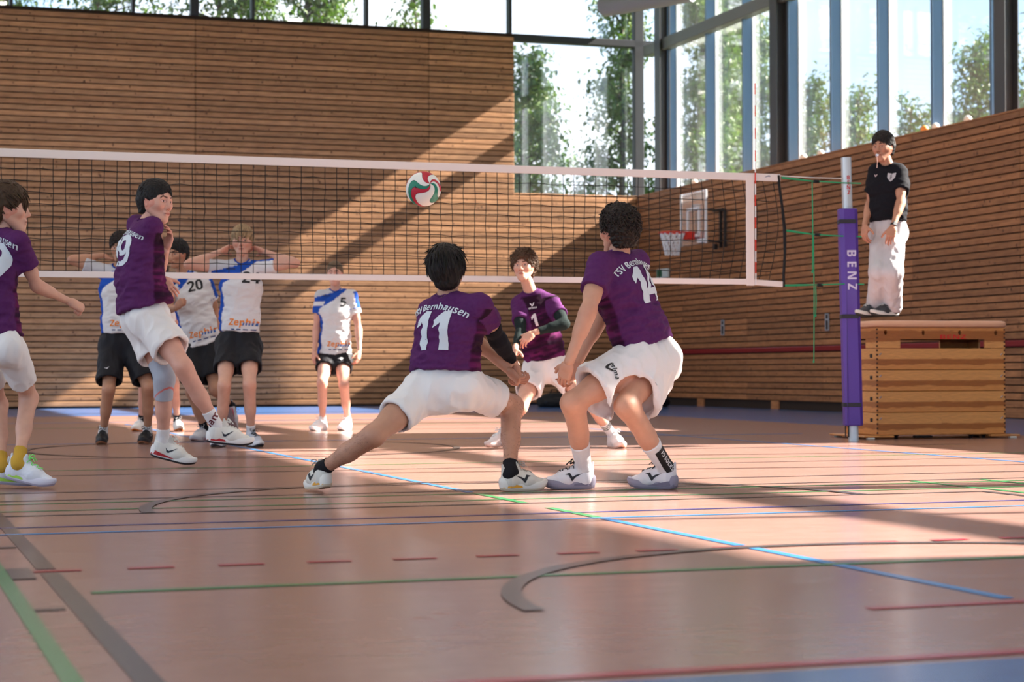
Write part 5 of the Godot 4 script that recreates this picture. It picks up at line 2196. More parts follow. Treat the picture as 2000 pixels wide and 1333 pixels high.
		var wg := Geo.new()
		var wc: Color = w.colour
		var stripes: Array = w.get("stripes", [])
		var tint := func(p: Vector3, _n: Vector3) -> Color:
			for st in stripes:
				if absf((p - top).dot(hi_p) + st[0]) < st[1]:
					return st[2]
			return wc
		var rib: float = w.get("rib", 0.0)
		var axis := (end - top).normalized()
		var ra := axis.cross(Vector3(0.3, 0.2, 1.0)).normalized()
		var rb := axis.cross(ra)
		var ribs := func(p: Vector3, _n: Vector3) -> float:
			var e := p - top
			return 0.0012 * cloth_noise.get_noise_3dv(p * 30.0) + rib * sin(atan2(e.dot(ra), e.dot(rb)) * 22.0)
		# nothing of the other limb or trunk
		ws.net(wg, cell * 0.62, [Plane(hi_p, top), Plane(lo_p, end)], [], tint, ribs)
		var wrap := obj(w.called, wg.mesh(), M.cloth, o)
		if w.has("art"):
			var out := flatten(w.out, axis)
			var mid := top.lerp(end, w.get("where", 0.5))
			var pt := Transform3D(Basis((-axis).cross(out), -axis, out), mid)
			pt.basis = pt.basis * Basis(Vector3.BACK, w.get("spin", 0.0))
			for art in w.art:
				obj(art[2], press(art[0], ws, pt, null, 0.008, 0.0, 0.0, art[3]).mesh(), plain(art[1]), wrap)
	for q in ["R", "L"]:
		add_shoe(o, shoes[q], look["shoe"] if not look.has("shoe" + q) else look["shoe" + q], size)
	if look.has("extra"):
		look.extra.call(o, J, hb, skin_c)
	return o


const JOINTS_A := {
	"head": Vector3(0.734, 1.532, -10.920),
	"neck": Vector3(0.702, 1.453, -10.932),
	"sR": Vector3(0.787, 1.362, -10.811),
	"sL": Vector3(0.520, 1.369, -11.090),
	"chest": Vector3(0.649, 1.214, -10.954),
	"waist": Vector3(0.655, 1.002, -10.956),
	"pelvis": Vector3(0.672, 0.847, -10.953),
	"hR": Vector3(0.743, 0.776, -10.877),
	"hL": Vector3(0.590, 0.772, -11.045),
	"eR": Vector3(0.892, 1.124, -10.960),
	"wR": Vector3(1.080, 1.046, -11.129),
	"kR": Vector3(0.874, 0.499, -11.187),
	"aR": Vector3(0.795, 0.177, -10.905),
	"hdR": Vector3(0.890, -0.435, -0.136),
	"tR": Vector3(0.888, -0.220, 0.403),
	"eL": Vector3(0.382, 1.122, -11.189),
	"wL": Vector3(0.442, 0.897, -11.315),
	"kL": Vector3(0.717, 0.461, -11.321),
	"aL": Vector3(0.710, 0.140, -11.028),
	"hdL": Vector3(0.103, -0.811, -0.575),
	"tL": Vector3(0.994, -0.105, 0.002),
	"face": Vector3(0.992, 0.030, 0.120),
}
const JOINTS_B := {
	"head": Vector3(1.836, 1.768, -12.973),
	"neck": Vector3(1.778, 1.654, -12.995),
	"sR": Vector3(1.791, 1.607, -12.822),
	"sL": Vector3(1.741, 1.646, -13.176),
	"chest": Vector3(1.746, 1.462, -13.009),
	"waist": Vector3(1.733, 1.250, -13.016),
	"pelvis": Vector3(1.773, 1.071, -13.006),
	"hR": Vector3(1.790, 0.990, -12.907),
	"hL": Vector3(1.769, 1.005, -13.103),
	"eR": Vector3(1.667, 1.462, -13.083),
	"wR": Vector3(1.868, 1.275, -13.003),
	"kR": Vector3(1.959, 0.679, -12.600),
	"aR": Vector3(2.196, 0.280, -12.670),
	"hdR": Vector3(0.592, -0.706, 0.387),
	"tR": Vector3(0.988, -0.102, 0.115),
	"eL": Vector3(1.885, 1.346, -13.171),
	"wL": Vector3(1.891, 1.452, -12.906),
	"kL": Vector3(1.883, 0.602, -12.894),
	"aL": Vector3(1.894, 0.157, -13.042),
	"hdL": Vector3(0.317, 0.941, 0.122),
	"tL": Vector3(0.944, -0.258, 0.207),
	"face": Vector3(0.660, -0.020, 0.751),
}
const JOINTS_C := {
	"head": Vector3(2.929, 1.164, -9.821),
	"neck": Vector3(2.927, 1.057, -9.824),
	"sR": Vector3(3.068, 0.991, -9.672),
	"sL": Vector3(2.878, 0.965, -9.947),
	"chest": Vector3(2.946, 0.875, -9.821),
	"waist": Vector3(2.923, 0.712, -9.831),
	"pelvis": Vector3(2.912, 0.575, -9.816),
	"hR": Vector3(3.023, 0.551, -9.779),
	"hL": Vector3(2.825, 0.540, -9.888),
	"eR": Vector3(3.224, 0.822, -9.875),
	"wR": Vector3(3.379, 0.685, -10.050),
	"kR": Vector3(3.369, 0.454, -10.041),
	"aR": Vector3(3.252, 0.152, -9.737),
	"hdR": Vector3(0.455, -0.882, -0.122),
	"tR": Vector3(0.978, 0.000, -0.207),
	"eL": Vector3(3.123, 0.848, -10.089),
	"wL": Vector3(3.330, 0.657, -10.021),
	"kL": Vector3(2.498, 0.313, -9.689),
	"aL": Vector3(2.297, 0.089, -10.016),
	"hdL": Vector3(0.571, -0.723, 0.388),
	"tL": Vector3(-0.139, -0.099, -0.985),
	"face": Vector3(0.364, 0.050, -0.930),
}
const JOINTS_D := {
	"head": Vector3(3.858, 1.387, -9.696),
	"neck": Vector3(3.874, 1.288, -9.713),
	"sR": Vector3(4.018, 1.246, -9.824),
	"sL": Vector3(3.720, 1.216, -9.608),
	"chest": Vector3(3.887, 1.085, -9.712),
	"waist": Vector3(3.970, 0.877, -9.688),
	"pelvis": Vector3(4.012, 0.738, -9.676),
	"hR": Vector3(4.093, 0.696, -9.734),
	"hL": Vector3(3.927, 0.688, -9.621),
	"eR": Vector3(3.849, 0.960, -9.899),
	"wR": Vector3(3.722, 0.698, -9.948),
	"kR": Vector3(3.810, 0.457, -9.472),
	"aR": Vector3(4.102, 0.135, -9.603),
	"hdR": Vector3(-0.486, -0.856, -0.177),
	"tR": Vector3(-0.656, 0.000, -0.755),
	"eL": Vector3(3.600, 0.964, -9.465),
	"wL": Vector3(3.504, 0.693, -9.502),
	"kL": Vector3(3.534, 0.474, -9.539),
	"aL": Vector3(3.686, 0.112, -9.768),
	"hdL": Vector3(-0.188, -0.908, -0.375),
	"tL": Vector3(-0.948, 0.000, -0.318),
	"face": Vector3(-0.339, 0.100, -0.935),
}
const JOINTS_E := {
	"head": Vector3(5.152, 1.495, -15.051),
	"neck": Vector3(5.230, 1.324, -15.112),
	"sR": Vector3(5.144, 1.206, -15.164),
	"sL": Vector3(5.401, 1.216, -15.036),
	"chest": Vector3(5.279, 1.056, -15.100),
	"waist": Vector3(5.335, 0.856, -15.106),
	"pelvis": Vector3(5.363, 0.728, -15.110),
	"hR": Vector3(5.286, 0.648, -15.137),
	"hL": Vector3(5.448, 0.656, -15.082),
	"eR": Vector3(5.105, 0.959, -14.986),
	"wR": Vector3(4.984, 0.822, -14.786),
	"kR": Vector3(5.071, 0.347, -14.890),
	"aR": Vector3(5.049, 0.089, -15.252),
	"hdR": Vector3(-0.371, -0.731, 0.573),
	"tR": Vector3(-0.906, -0.104, 0.410),
	"eL": Vector3(5.416, 1.028, -14.794),
	"wL": Vector3(5.156, 0.956, -14.810),
	"kL": Vector3(5.610, 0.399, -14.758),
	"aL": Vector3(5.893, 0.109, -14.941),
	"hdL": Vector3(-0.800, -0.600, 0.024),
	"tL": Vector3(0.033, 0.000, 0.999),
	"face": Vector3(-0.545, 0.121, 0.830),
}
const JOINTS_F := {
	"head": Vector3(2.154, 1.739, -17.403),
	"neck": Vector3(2.146, 1.604, -17.408),
	"sR": Vector3(1.977, 1.559, -17.465),
	"sL": Vector3(2.311, 1.558, -17.353),
	"chest": Vector3(2.147, 1.385, -17.411),
	"waist": Vector3(2.156, 1.110, -17.413),
	"pelvis": Vector3(2.156, 0.950, -17.415),
	"hR": Vector3(2.074, 0.882, -17.444),
	"hL": Vector3(2.252, 0.882, -17.384),
	"eR": Vector3(1.733, 1.643, -17.493),
	"wR": Vector3(2.001, 1.688, -17.476),
	"kR": Vector3(2.025, 0.496, -17.220),
	"aR": Vector3(2.005, 0.119, -17.465),
	"hdR": Vector3(0.934, -0.312, -0.177),
	"tR": Vector3(-0.222, 0.000, 0.975),
	"eL": Vector3(2.546, 1.641, -17.220),
	"wL": Vector3(2.305, 1.687, -17.374),
	"kL": Vector3(2.361, 0.512, -17.152),
	"aL": Vector3(2.390, 0.135, -17.395),
	"hdL": Vector3(-0.705, -0.265, -0.658),
	"tL": Vector3(-0.365, 0.000, 0.931),
	"face": Vector3(-0.410, -0.050, 0.911),
}
const JOINTS_G := {
	"head": Vector3(2.731, 1.723, -17.895),
	"neck": Vector3(2.784, 1.570, -17.933),
	"sR": Vector3(2.685, 1.476, -17.968),
	"sL": Vector3(2.992, 1.475, -17.865),
	"chest": Vector3(2.866, 1.318, -17.910),
	"waist": Vector3(2.920, 1.080, -17.895),
	"pelvis": Vector3(2.952, 0.914, -17.887),
	"hR": Vector3(2.876, 0.842, -17.914),
	"hL": Vector3(3.034, 0.852, -17.861),
	"eR": Vector3(2.640, 1.227, -17.794),
	"wR": Vector3(2.660, 1.219, -17.524),
	"kR": Vector3(2.830, 0.464, -17.685),
	"aR": Vector3(2.980, 0.082, -17.855),
	"hdR": Vector3(0.525, 0.685, 0.505),
	"tR": Vector3(-0.676, 0.000, 0.737),
	"eL": Vector3(3.093, 1.192, -17.926),
	"wL": Vector3(3.091, 0.937, -17.834),
	"kL": Vector3(3.035, 0.478, -17.620),
	"aL": Vector3(3.250, 0.315, -17.974),
	"hdL": Vector3(-0.101, -0.987, 0.125),
	"tL": Vector3(0.315, -0.838, -0.446),
	"face": Vector3(-0.675, -0.051, 0.736),
}
const JOINTS_H := {
	"head": Vector3(3.070, 1.759, -16.462),
	"neck": Vector3(3.071, 1.612, -16.465),
	"sR": Vector3(2.887, 1.551, -16.527),
	"sL": Vector3(3.255, 1.550, -16.404),
	"chest": Vector3(3.063, 1.378, -16.471),
	"waist": Vector3(3.051, 1.113, -16.480),
	"pelvis": Vector3(3.043, 0.959, -16.485),
	"hR": Vector3(2.960, 0.871, -16.514),
	"hL": Vector3(3.131, 0.871, -16.457),
	"eR": Vector3(2.615, 1.564, -16.534),
	"wR": Vector3(2.891, 1.679, -16.524),
	"kR": Vector3(2.871, 0.534, -16.216),
	"aR": Vector3(2.880, 0.121, -16.417),
	"hdR": Vector3(0.852, 0.470, -0.232),
	"tR": Vector3(-0.455, 0.000, 0.890),
	"eL": Vector3(3.489, 1.575, -16.241),
	"wL": Vector3(3.250, 1.678, -16.403),
	"kL": Vector3(3.071, 0.542, -16.142),
	"aL": Vector3(3.123, 0.133, -16.345),
	"hdL": Vector3(-0.622, 0.372, -0.690),
	"tL": Vector3(0.207, 0.000, 0.978),
	"face": Vector3(-0.289, 0.000, 0.957),
}
const JOINTS_I := {
	"head": Vector3(4.866, 1.705, -20.608),
	"neck": Vector3(4.872, 1.559, -20.609),
	"sR": Vector3(4.718, 1.481, -20.661),
	"sL": Vector3(5.042, 1.485, -20.553),
	"chest": Vector3(4.878, 1.295, -20.611),
	"waist": Vector3(4.868, 1.015, -20.619),
	"pelvis": Vector3(4.863, 0.847, -20.623),
	"hR": Vector3(4.783, 0.779, -20.651),
	"hL": Vector3(4.943, 0.779, -20.598),
	"eR": Vector3(4.676, 1.122, -20.679),
	"wR": Vector3(4.633, 0.868, -20.593),
	"kR": Vector3(4.653, 0.529, -20.308),
	"aR": Vector3(4.711, 0.155, -20.540),
	"hdR": Vector3(-0.123, -0.985, 0.119),
	"tR": Vector3(-0.755, 0.000, 0.656),
	"eL": Vector3(5.114, 1.115, -20.543),
	"wL": Vector3(5.096, 0.873, -20.424),
	"kL": Vector3(4.878, 0.501, -20.257),
	"aL": Vector3(4.984, 0.153, -20.512),
	"hdL": Vector3(-0.171, -0.980, 0.103),
	"tL": Vector3(-0.589, 0.000, 0.808),
	"face": Vector3(-0.365, 0.000, 0.931),
}
const JOINTS_J := {
	"head": Vector3(8.371, 2.567, -14.808),
	"neck": Vector3(8.423, 2.447, -14.814),
	"sR": Vector3(8.352, 2.387, -14.902),
	"sL": Vector3(8.486, 2.369, -14.731),
	"chest": Vector3(8.428, 2.251, -14.816),
	"waist": Vector3(8.420, 2.038, -14.822),
	"pelvis": Vector3(8.420, 1.904, -14.824),
	"hR": Vector3(8.381, 1.836, -14.881),
	"hL": Vector3(8.455, 1.830, -14.772),
	"eR": Vector3(8.320, 2.090, -14.949),
	"wR": Vector3(8.192, 1.899, -14.818),
	"kR": Vector3(8.238, 1.492, -14.656),
	"aR": Vector3(8.358, 1.167, -14.919),
	"hdR": Vector3(-0.244, -0.902, 0.355),
	"tR": Vector3(-0.985, 0.000, 0.175),
	"eL": Vector3(8.438, 2.093, -14.625),
	"wL": Vector3(8.315, 1.873, -14.544),
	"kL": Vector3(8.318, 1.479, -14.553),
	"aL": Vector3(8.452, 1.146, -14.800),
	"hdL": Vector3(-0.381, -0.906, 0.186),
	"tL": Vector3(-0.994, 0.000, 0.113),
	"face": Vector3(-0.823, 0.000, 0.568),
}
const JOINTS_K := {
	"head": Vector3(3.048, 1.716, -21.217),
	"neck": Vector3(3.048, 1.564, -21.220),
	"sR": Vector3(2.899, 1.486, -21.271),
	"sL": Vector3(3.197, 1.485, -21.171),
	"chest": Vector3(3.049, 1.300, -21.224),
	"waist": Vector3(3.049, 1.020, -21.229),
	"pelvis": Vector3(3.050, 0.852, -21.231),
	"hR": Vector3(2.965, 0.784, -21.261),
	"hL": Vector3(3.135, 0.784, -21.204),
	"eR": Vector3(2.886, 1.190, -21.337),
	"wR": Vector3(2.944, 0.936, -21.274),
	"kR": Vector3(2.832, 0.518, -20.937),
	"aR": Vector3(2.849, 0.181, -21.220),
	"hdR": Vector3(0.147, -0.969, 0.199),
	"tR": Vector3(-0.506, 0.000, 0.862),
	"eL": Vector3(3.229, 1.189, -21.232),
	"wL": Vector3(3.155, 0.935, -21.188),
	"kL": Vector3(3.149, 0.517, -20.855),
	"aL": Vector3(3.224, 0.179, -21.127),
	"hdL": Vector3(-0.106, -0.987, 0.117),
	"tL": Vector3(-0.015, 0.000, 1.000),
	"face": Vector3(-0.318, 0.000, 0.948),
}
const PALM_A_R := Vector3(-0.032, -0.830, -0.557)
const PALM_B_R := Vector3(0.213, -0.286, -0.934)
const PALM_B_L := Vector3(-0.932, 0.000, 0.363)
const PALM_C_R := Vector3(-0.732, -0.331, -0.595)
const PALM_C_L := Vector3(0.794, 0.598, -0.112)
const PALM_D_R := Vector3(-0.772, 0.000, 0.635)
const PALM_D_L := Vector3(0.772, 0.000, -0.635)
const PALM_E_L := Vector3(0.460, -0.519, -0.721)
const PALM_E_R := Vector3(0.895, 0.000, -0.446)
const PALM_F_R := Vector3(1.000, 0.000, -0.016)
const PALM_F_L := Vector3(-0.788, 0.000, -0.615)
const PALM_G_R := Vector3(0.595, -0.331, -0.732)
const PALM_J_L := Vector3(0.613, 0.000, -0.790)
const PALM_J_R := Vector3(0.973, 0.000, -0.233)
const TOWARD_B := Vector3(-0.411, 0.000, 0.912)
const TOWARD_D := Vector3(-0.517, 0.279, 0.809)
const TOWARD_D2 := Vector3(0.135, 0.259, 0.956)
const FRONT := Vector3(-0.318, 0.000, 0.948)
const BALL_AT := Vector3(3.138, 1.727, -11.008)


# ---------------------------------------------------------------- the players, the referee

func on_sleeve(p: Vector3, f: Dictionary) -> bool:
	for q in ["R", "L"]:
		var a: Vector3 = f["s" + q]
		var d: Vector3 = f["e" + q] - a
		var l := d.length()
		d /= l
		var t := (p - a).dot(d)
		if t > 0.02 and t < l and (p - a - d * t).length() < 0.088:
			return true
	return false


func purple_dye() -> Callable:
	var purple := Color(0.088, 0.020, 0.098)
	return func(p: Vector3, _n: Vector3, f: Dictionary) -> Color:
		var r: Vector3 = p - f.o
		var u: float = r.dot(f.lat)
		var v: float = r.dot(f.up)
		var w: float = r.dot(f.fwd)
		var c := purple * (1.0 + 0.10 * cloth_noise.get_noise_3dv(p * 40.0))
		if v > -0.09 and absf(u) > 0.085 or on_sleeve(p, f):
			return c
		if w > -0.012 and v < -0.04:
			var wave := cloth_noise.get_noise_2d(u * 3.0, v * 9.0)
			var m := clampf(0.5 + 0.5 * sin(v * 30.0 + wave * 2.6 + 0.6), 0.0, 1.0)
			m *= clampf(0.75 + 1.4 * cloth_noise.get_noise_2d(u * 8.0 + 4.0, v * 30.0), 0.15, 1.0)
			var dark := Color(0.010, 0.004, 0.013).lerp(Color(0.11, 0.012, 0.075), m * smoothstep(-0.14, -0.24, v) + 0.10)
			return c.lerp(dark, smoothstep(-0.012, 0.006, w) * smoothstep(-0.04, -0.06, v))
		return c


func white_dye() -> Callable:
	return func(p: Vector3, n: Vector3, f: Dictionary) -> Color:
		var white := Color(0.68, 0.68, 0.70)
		var blue := Color(0.018, 0.075, 0.40)
		var r: Vector3 = p - f.o
		var u: float = r.dot(f.lat)
		var v: float = r.dot(f.up)
		var w: float = r.dot(f.fwd)
		var arm: Vector3 = (f.eL - f.sL).normalized()
		var along: float = (p - f.sL).dot(arm)
		var reach: Vector3 = p - f.sL - arm * along
		var outer: Vector3 = f.lat + f.up
		outer = (outer - arm * outer.dot(arm)).normalized()
		if along > -0.03 and along < 0.30 and reach.length() < 0.095 and u > 0.10:
			if along > 0.150:
				return blue if along < 0.156 else white
			return blue if reach.normalized().dot(outer) > 0.45 else white
		if w < -0.02:
			return white
		var hi := piece(u, [[-0.30, -0.13], [-0.19, -0.10], [-0.06, -0.062], [0.075, -0.012], [0.13, 0.03]])
		var lo := piece(u, [[-0.30, -0.30], [-0.175, -0.34], [-0.14, -0.21], [-0.01, -0.132], [0.075, -0.062], [0.13, -0.01]])
		if u < -0.128 and v < -0.2 and w < 0.075 and u < -0.128 - 0.10 * (v + 0.2):
			return blue
		if v < hi and v > lo and not (on_sleeve(p, f) and u < 0.0 and (p - f.sR).length() > 0.1):
			return blue
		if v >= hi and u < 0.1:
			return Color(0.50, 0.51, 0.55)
		return white


func piece(x: float, pts: Array) -> float:
	if x <= pts[0][0]:
		return pts[0][1]
	for i in pts.size() - 1:
		if x <= pts[i + 1][0]:
			return lerpf(pts[i][1], pts[i + 1][1], (x - pts[i][0]) / (pts[i + 1][0] - pts[i][0]))
	return pts[pts.size() - 1][1]


func one_shape(h: float) -> Geo:
	return outline([[-0.03, -0.5], [0.20, -0.5], [0.20, 0.5], [0.02, 0.5], [-0.22, 0.26], [-0.22, 0.06], [-0.03, 0.21]], h)


func pair(a: Geo, b: Geo, gap: float) -> Geo:
	var g := Geo.new()
	g.add(a, shift(Vector3(-gap * 0.5, 0, 0)))
	g.add(b, shift(Vector3(gap * 0.5, 0, 0)))
	return g


func leaf_mark(size: float) -> Geo:
	var g := outline([[-0.5, 0.35], [-0.30, 0.30], [-0.10, 0.05], [0.02, -0.12], [0.14, 0.10], [0.36, 0.34], [0.52, 0.38], [0.36, 0.02], [0.06, -0.36], [-0.10, -0.36], [-0.36, 0.0]], size)
	return g


func back_prints(number: Geo) -> Array:
	var pale := Color(0.80, 0.83, 0.86)
	return [
		{"called": "team_name", "side": "back", "x": 0.0, "y": -0.075, "art": glyphs("TSV Bernhausen", 0.036, font_bold), "colour": pale, "arc": 2.6},
		{"called": "number", "side": "back", "x": 0.0, "y": -0.205, "art": number, "colour": pale, "slant": 0.05},
	]


func white_prints(number: String, y: float) -> Array:
	var two_tone := func(p: Vector3) -> Color:
		return Color(0.035, 0.13, 0.42) if p.y < 0.004 and p.x > -0.005 else Color(0.80, 0.22, 0.015)
	var small := Geo.new()
	for q in [[-0.085, 0.030], [-0.035, 0.034], [0.02, 0.040], [0.078, 0.036]]:
		small.box(Vector3(q[1], 0.010, 0.0004), shift(Vector3(q[0], 0, 0)))
	var dots := Geo.new()
	for i in range(0, small.idx.size(), 3):
		if small.n[small.idx[i]].z > 0.5:
			dots.tri(small.v[small.idx[i]], small.v[small.idx[i + 1]], small.v[small.idx[i + 2]], Vector3.BACK)
	return [
		{"called": "number", "side": "front", "x": 0.095, "y": -0.155, "art": glyphs(number, 0.098, font_bold), "colour": Color(0.04, 0.04, 0.06)},
		{"called": "sponsor_name", "side": "front", "x": 0.068, "y": y, "art": glyphs("Zephir", 0.056, font_bold), "paint": two_tone, "slant": 0.12, "turn": -0.15},
		{"called": "sponsor_line", "side": "front", "x": 0.068, "y": y - 0.055, "art": dots, "colour": Color(0.15, 0.24, 0.45), "turn": -0.15},
		{"called": "maker_name", "side": "front", "x": -0.085, "y": -0.085, "art": glyphs("Mizuno", 0.017, font_bold), "colour": Color(0.05, 0.06, 0.12), "slant": 0.2},
	]


func sock(side: String, from: float, colour: Color, more := {}) -> Dictionary:
	var d := {"called": "sock", "on": "leg", "side": side, "from": from, "to": 2.16, "colour": colour, "grow": 0.0045, "rib": 0.0007}
	d.merge(more, true)
	return d


func build_people() -> void:
	make_head()
	for k in ["relax", "fist", "open", "grip"]:
		make_hand(k)
	make_shoe()
	var white_short := Color(0.74, 0.72, 0.72)
	var black_short := Color(0.010, 0.010, 0.014)
	var fair := Color(0.60, 0.335, 0.245)
	var pink := Color(0.62, 0.33, 0.25)
	var tan_ := Color(0.46, 0.235, 0.145)
	var brown := Color(0.38, 0.185, 0.115)
	var white_sock := Color(0.74, 0.74, 0.76)
	var black_sock := Color(0.012, 0.012, 0.016)
	var purple := purple_dye()
	var swoosh := white_dye()
	var purples := "players in purple jerseys"
	var whites := "players in white and blue jerseys"
	var four := glyphs("4", 0.205, font_bold)
	var nine := glyphs("9", 0.205, font_bold)

	person(JOINTS_A, {
		"label": "player in purple jersey and yellow socks at the left edge, walking to the right", "group": purples, "head": 1.05, "hem_size": [0.196, 0.165], "short_girth": 0.92, "cell": 0.0105, "girth": 0.86, "skin": fair, "hem": 0.02, "short_leg": 0.66, "flare": 0.1,
		"hair": {"bangs": true, "thick": 0.018, "line": 0.062, "nape": 0.085, "locks": 230, "len": 0.075, "mess": 0.25, "flow": Vector3(0, -0.7, 0.7), "colour": Color(0.050, 0.028, 0.015), "seed": 2, "wide": 0.005, "stretch": Vector3(1, 0.3, 1)},
		"dye": purple, "prints": back_prints(pair(one_shape(0.205), nine, 0.115)), "shorts": white_short, "handR": "fist", "palmR": PALM_A_R,
		"wraps": [sock("R", 1.80, Color(0.50, 0.30, 0.045), {"grow": 0.006}), sock("L", 1.82, Color(0.50, 0.30, 0.045), {"grow": 0.006})],
		"shoe": {"upper": Color(0.84, 0.86, 0.90), "mid": Color(0.80, 0.80, 0.86), "out": Color(0.62, 0.60, 0.68), "wedge": Color(0.62, 0.80, 0.30), "lace": Color(0.50, 0.88, 0.45)},
	})
	person(JOINTS_B, {
		"label": "sturdy player in purple jersey with a grey knee sleeve, stepping and looking right", "group": purples, "head": 1.12, "foot": 1.1, "loose": 0.018, "hem_size": [0.200, 0.165], "cell": 0.0105, "girth": 1.12, "skin": pink, "hem": 0.0, "short_leg": 0.66, "flare": 0.118, "raised": "R", "folds": 0.008,
		"hair": {"bangs": true, "thick": 0.013, "line": 0.074, "nape": 0.06, "locks": 170, "len": 0.032, "mess": 0.3, "flow": Vector3(0, -0.5, 0.9), "colour": Color(0.012, 0.010, 0.010), "seed": 3, "freq": 80.0, "amp": 0.004},
		"dye": purple, "prints": back_prints(pair(one_shape(0.205), nine, 0.115)), "shorts": white_short, "handR": "relax", "palmR": PALM_B_R, "handL": "relax", "palmL": PALM_B_L,
		"wraps": [sock("R", 1.73, white_sock, {"art": [[glyphs("Sam", 0.045, font_bold), Color(0.36, 0.05, 0.14), "sock_script", 0.0014]], "out": TOWARD_B, "where": 0.30, "spin": 0.5}), sock("L", 1.78, white_sock), {"called": "knee_sleeve", "on": "leg", "side": "L", "from": 0.74, "to": 1.33, "colour": Color(0.38, 0.41, 0.48), "grow": 0.006, "stripes": [[0.205, 0.004, Color(0.60, 0.16, 0.14)]]}],
		"shoe": {"upper": Color(0.86, 0.86, 0.84), "mid": Color(0.88, 0.88, 0.88), "out": Color(0.10, 0.10, 0.13), "wedge": Color(0.66, 0.06, 0.12), "lace": Color(0.86, 0.86, 0.84), "mark": "tick", "ink": Color(0.06, 0.08, 0.16)},
	})
	person(JOINTS_C, {
		"label": "player number 11 seen from behind, lunging sideways with a black arm sleeve", "group": purples, "cavity": 0.1, "short_girth": 0.9, "cell": 0.0095, "girth": 1.05, "skin": Color(0.45, 0.235, 0.155), "hem": -0.065, "short_leg": 0.60, "flare": 0.108, "folds": 0.008, "tilt": Vector3(-0.2, 0, 0),
		"hair": {"thick": 0.018, "line": 0.07, "nape": 0.10, "locks": 320, "len": 0.075, "mess": 0.22, "colour": Color(0.013, 0.010, 0.009), "seed": 4, "wide": 0.0052, "amp": 0.006, "stretch": Vector3(1, 0.25, 1)},
		"dye": purple, "prints": back_prints(pair(one_shape(0.205), one_shape(0.205), 0.118)), "shorts": white_short, "handR": "grip", "palmR": PALM_C_R, "handL": "grip", "palmL": PALM_C_L, "sleeve": 0.50,
		"wraps": [sock("R", 1.86, black_sock), sock("L", 1.86, black_sock), {"called": "arm_sleeve", "on": "arm", "side": "R", "from": 0.62, "to": 1.86, "colour": Color(0.011, 0.011, 0.013), "grow": 0.005}],
		"shoe": {"upper": Color(0.82, 0.82, 0.79), "mid": Color(0.86, 0.86, 0.84), "out": Color(0.78, 0.74, 0.66), "wedge": Color(0.85, 0.62, 0.20), "lace": Color(0.60, 0.58, 0.55), "mark": "bird"}, "extra": leg_hair(brown),
	})
	person(JOINTS_D, {
		"label": "tall player number 14 crouching with long draped white shorts, back turned, on the right", "group": purples, "head": 1.0, "leg_hole": 0.17, "foot": 1.03, "cavity": 0.06, "cell": 0.0095, "girth": 1.1, "skin": Color(0.55, 0.285, 0.19), "hem": -0.045, "short_leg": 0.68, "flare": 0.135, "drape": 0.1, "short_folds": 0.012, "folds": 0.008,
		"hair": {"thick": 0.020, "top": 0.022, "line": 0.074, "nape": 0.07, "locks": 340, "len": 0.042, "mess": 1.0, "curl": 0.008, "lift": 0.012, "colour": Color(0.020, 0.013, 0.010), "seed": 5, "amp": 0.011, "freq": 52.0, "stretch": Vector3.ONE},
		"dye": purple, "prints": back_prints(pair(one_shape(0.205), four, 0.118)), "shorts": white_short, "handR": "relax", "palmR": PALM_D_R, "handL": "relax", "palmL": PALM_D_L, "sleeve": 0.58,
		"short_prints": [{"called": "maker_mark", "leg": "L", "t": 0.50, "out": TOWARD_D, "art": leaf_mark(0.055), "colour": Color(0.05, 0.05, 0.07), "spin": -0.35}, {"called": "maker_name", "leg": "L", "t": 0.455, "out": TOWARD_D + Vector3(0, -0.25, 0), "art": glyphs("erima", 0.026, font_bold), "colour": Color(0.05, 0.05, 0.07), "spin": -0.35}],
		"wraps": [sock("L", 1.62, white_sock, {"rib": 0.0012, "grow": 0.006}), sock("R", 1.60, white_sock, {"grow": 0.006, "art": [[outline([[-0.035, -0.085], [0.035, -0.085], [0.035, 0.085], [-0.035, 0.085]]), Color(0.05, 0.05, 0.06), "sock_panel", 0.0012], [turned(glyphs("F5 SOCKS", 0.022, font_bold)), Color(0.85, 0.85, 0.86), "sock_print", 0.0024]], "out": TOWARD_D2, "where": 0.45})],
		"shoe": {"upper": Color(0.86, 0.85, 0.87), "mid": Color(0.55, 0.53, 0.60), "out": Color(0.46, 0.44, 0.50), "wedge": Color(0.42, 0.40, 0.48), "lace": Color(0.06, 0.06, 0.07), "mark": "bird"},
	})
